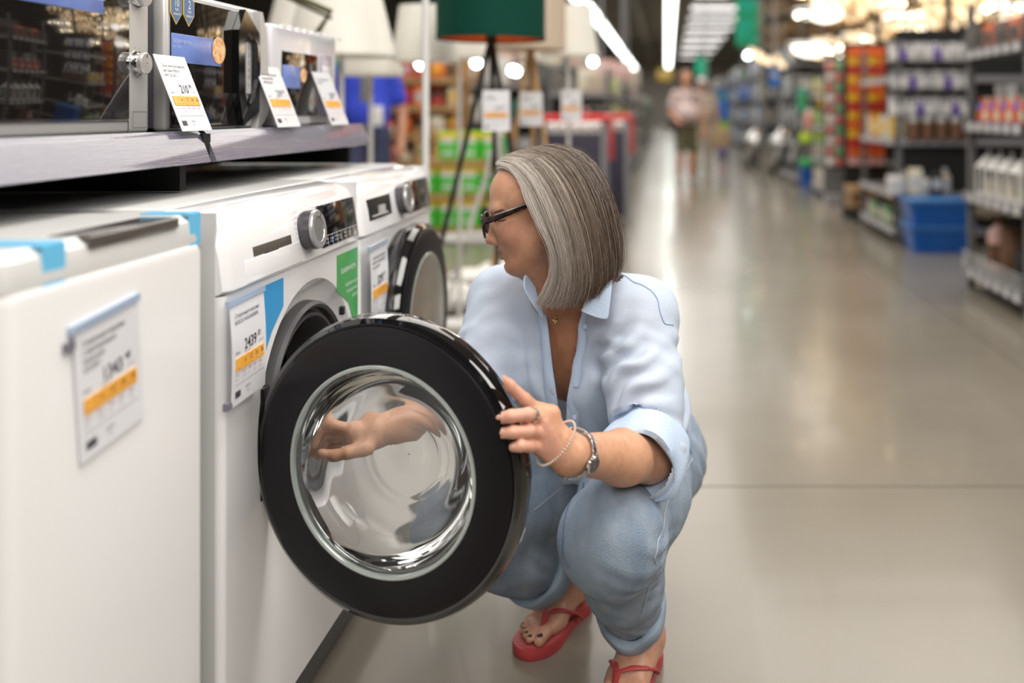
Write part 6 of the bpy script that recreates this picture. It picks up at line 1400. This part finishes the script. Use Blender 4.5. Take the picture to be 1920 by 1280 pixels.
for i, (X0, X1, Y0, Y1, y, c) in enumerate(((1105, 1150, 112, 148, 13, 'pink'), (1150, 1185, 116, 146, 17, 'pink'), (1082, 1118, 128, 170, 12, 'cream'), (1150, 1200, 130, 165, 22, 'beige'), (1232, 1262, 130, 150, 34, 'yellow'))):
    a = P(X0, Y1, y); b = P(X1, Y0, y); t = empty('hanging_sign', a, '%s hanging sign above the left shelving, %s from left' % (c, ORD[(1, 2, 0, 3, 4)[i]]), 'sign'); MB().box((0, 0, 0), (b[0]-a[0], .03, b[2]-a[2]), .005).build('panel', cm(PAL[c], .5), t); MB().box((.1*(b[0]-a[0]), -.004, .55*(b[2]-a[2])), (.9*(b[0]-a[0]), 0, .7*(b[2]-a[2]))).build('stripe', TAGM, t, False); MB().box(((b[0]-a[0])/2-.015, .01, b[2]-a[2]), ((b[0]-a[0])/2+.015, .02, 5.2-a[2])).build('hanger', LIP, t, False)
SPOT = mat('cool_spot', (1, 1, 1), .4, emit=(.80, .97, 1), es=14)
for i, (X, Y, y) in enumerate(((894, 118, 9), (962, 132, 9.5), (968, 134, 9.8), (1112, 116, 11), (1402, 104, 14), (790, 120, 8.5))):
    p = P(X, Y, y); t = empty('spot_lamp', p, 'small bright spot lamp in the background, %s' % ('right of the white post', 'below the beige shade', 'just beside the one below the beige shade', 'right of the rightmost lampshade', 'under the large green banner', 'behind the white post')[i], 'spot lamp'); MB().lathe([(.001, 0), (.035, .0), (.04, .02)], 16, Matrix.Rotation(PI/2, 4, 'X')).build('lens', SPOT, t); MB().lathe([(.04, 0), (.045, .03), (.03, .10), (.001, .11)], 16, Matrix.Rotation(-PI/2, 4, 'X')).build('housing', SILVERP, t); MB().tube([(0, .05, 0), (0, .05, 5.2-p[2])], .008, 5).build('hanger', BLACK, t)

# ---------------------------------------------------------------- people in the distance
def stander(loc, rz, label, skinc, shirtc, trouc, shoec, h=1.74, belly=.0, short=True, armsp=None, extra=None, hairc=None):
    t = empty('person', loc, label, 'person', rz=rz); s = h/1.75; U = lambda *a: np.array(a, float)*s
    sk = [ell(U(0, -.01, 1.64), U(.075, .092, .115), None, .02), ell(U(0, -.055, 1.60), U(.05, .05, .065), None, .02), cap(U(0, -.105, 1.615), U(0, -.095, 1.64), .012, .010, .01), ell(U(.078, .0, 1.63), U(.012, .02, .03), None, .01), ell(U(-.078, .0, 1.63), U(.012, .02, .03), None, .01), cap(U(0, .01, 1.40), U(0, 0, 1.58), .055, .05, .03),
          ell(U(0, 0, 1.2), U(.14, .10, .22), None, .04), cap(U(-.14, 0, 1.38), U(.14, 0, 1.38), .05, .05, .04)]
    A = armsp or (((-.19, 0, 1.37), (-.26, .02, 1.10), (-.20, -.16, .98)), ((.19, 0, 1.37), (.27, .02, 1.09), (.27, -.08, .84)))
    for a, b, c in A:
        a, b, c = U(*a), U(*b), U(*c); d = (c-b)/np.linalg.norm(c-b); sk += [cap(a, b, .046, .038, .02), cap(b, c, .037, .026, .02), cap(c, c+d*.06, .030, .030, .01)]
        p_ = np.cross(d, U(0, 0, 1)); p_ = p_/(np.linalg.norm(p_)+1e-6)
        for q in range(4): o_ = p_*(q-1.5)*.019; sk.append(cap(c+d*.07+o_, c+d*(.13-.01*abs(q-1.5))+o_, .0095, .008, .006))
        sk.append(cap(c+d*.02+p_*.03, c+d*.07+p_*.05, .011, .009, .008))
    L = (((-.09, 0, .90), (-.11, -.06, .49), (-.12, .02, .07)), ((.09, 0, .90), (.11, .02, .49), (.12, .10, .07)))
    for a, b, c in L: a, b, c = U(*a), U(*b), U(*c); sk += [cap(a, b, .075, .052, .02), cap(b, mix(b, c, .35), .050, .054, .02), cap(mix(b, c, .35), c, .054, .036, .02)]
    V, F = skin(sk, (-.42, -.36, 0), (.42, .30, 1.85), .010, 1); mesh_np('body', V, F, cm(skinc, .5), t)
    sh_ = [ell(U(0, 0, 1.22), U(.19, .13, .24), None, .05), cap(U(-.15, 0, 1.38), U(.15, 0, 1.38), .068, .068, .05), ell(U(0, -.05-belly*.3, 1.07), U(.18+belly*.3, .13+belly, .17), None, .06)]+[cap(U(*a), mix(U(*a), U(*b), .62), .066, .070, .04) for a, b, c in A]
    V, F = skin(sh_, (-.42, -.40, .85), (.42, .30, 1.48), .012, 1); mesh_np('shirt', V, F, cm(shirtc, .8), t)
    tr = [ell(U(0, 0, .92), U(.17, .13, .12), None, .05)]
    for a, b, c in L: a, b, c = U(*a), U(*b), U(*c); tr += [cap(a, mix(a, b, .9), .10, .085, .04)]+([] if short else [cap(b, mix(b, c, .9), .075, .065, .03)])
    V, F = skin(tr, (-.35, -.3, .05), (.35, .3, 1.08), .012, 1); mesh_np('shorts' if short else 'trousers', V, F, cm(trouc, .8), t)
    for a, b, c in L: c = U(*c); V, F = skin([cap(c+U(0, .03, -.02), c+U(0, -.12, -.035), .042, .034, .02)], c-.22, c+.22, .010, 1); V[:, 2] = np.maximum(V[:, 2], .002); mesh_np('shoe', V, F, cm(shoec, .6), t)
    if hairc: V, F = skin([ell(U(0, .018, 1.675), U(.084, .092, .095), None, .02), ell(U(0, -.07, 1.58), U(.07, .06, .09), None, .01, True)], U(-.12, -.12, 1.5), U(.12, .14, 1.8), .01, 1); mesh_np('hair', V, F, cm(hairc, .7), t)
    return t
m1 = stander((.30, 14.4, 0), .35, 'grey-haired man in a pale pink T-shirt and khaki shorts walking up the aisle', (.62, .30, .19), (.55, .43, .42), (.13, .125, .07), (.65, .63, .60), 1.72, .12, True, hairc=(.30, .20, .15))
MB().tube([(.13, -.02, 1.42), (.05, -.17, 1.25), (-.12, -.24, 1.02), (-.22, -.12, .92), (-.12, .15, 1.1), (.1, .12, 1.38)], .018, 8, flat=(1, .5)).build('bag_strap', cm((.10, .07, .07), .7), m1); MB().box((-.30, -.16, .80), (-.16, .02, .98), .02).build('shoulder_bag', cm((.08, .06, .06), .7), m1)
m2 = stander((.62, 16.2, 0), .1, 'person in beige with a white cap walking behind the man', (.55, .30, .2), (.50, .40, .34), (.45, .38, .30), (.2, .15, .1), 1.68, .0, False)
V, F = skin([ell((0, -.005, 1.625), (.088, .10, .07), None, .02), ell((0, -.10, 1.61), (.06, .06, .012), None, .02)], (-.12, -.2, 1.5), (.12, .14, 1.75), .01, 1); mesh_np('cap', V, F, TAGM, m2)
tote = MB().box((-.17, -.08, 0), (.17, .08, .34), .03).tube([(-.08, 0, .33), (-.05, 0, .50), (.05, 0, .50), (.08, 0, .33)], .01, 6).build('tote_bag', cm((.36, .26, .17), .8), None); tote.location = (.93, 16.1, .44); tag(tote, 'brown tote bag carried by the person in beige', 'bag')
m3 = stander((-2.42, 7.5, 0), .2, 'shop worker in a blue T-shirt and grey strap beyond the machines', (.55, .27, .17), (.03, .06, .52), (.05, .06, .12), (.05, .05, .05), 1.76, .0, False, hairc=(.06, .04, .03))
MB().box((-.035, -.165, .95), (.035, -.145, 1.40), .005).build('strap', cm((.16, .15, .15), .7), m3); MB().box((.04, -.185, .98), (.14, -.165, 1.14), .004).build('badge', TAGM, m3)
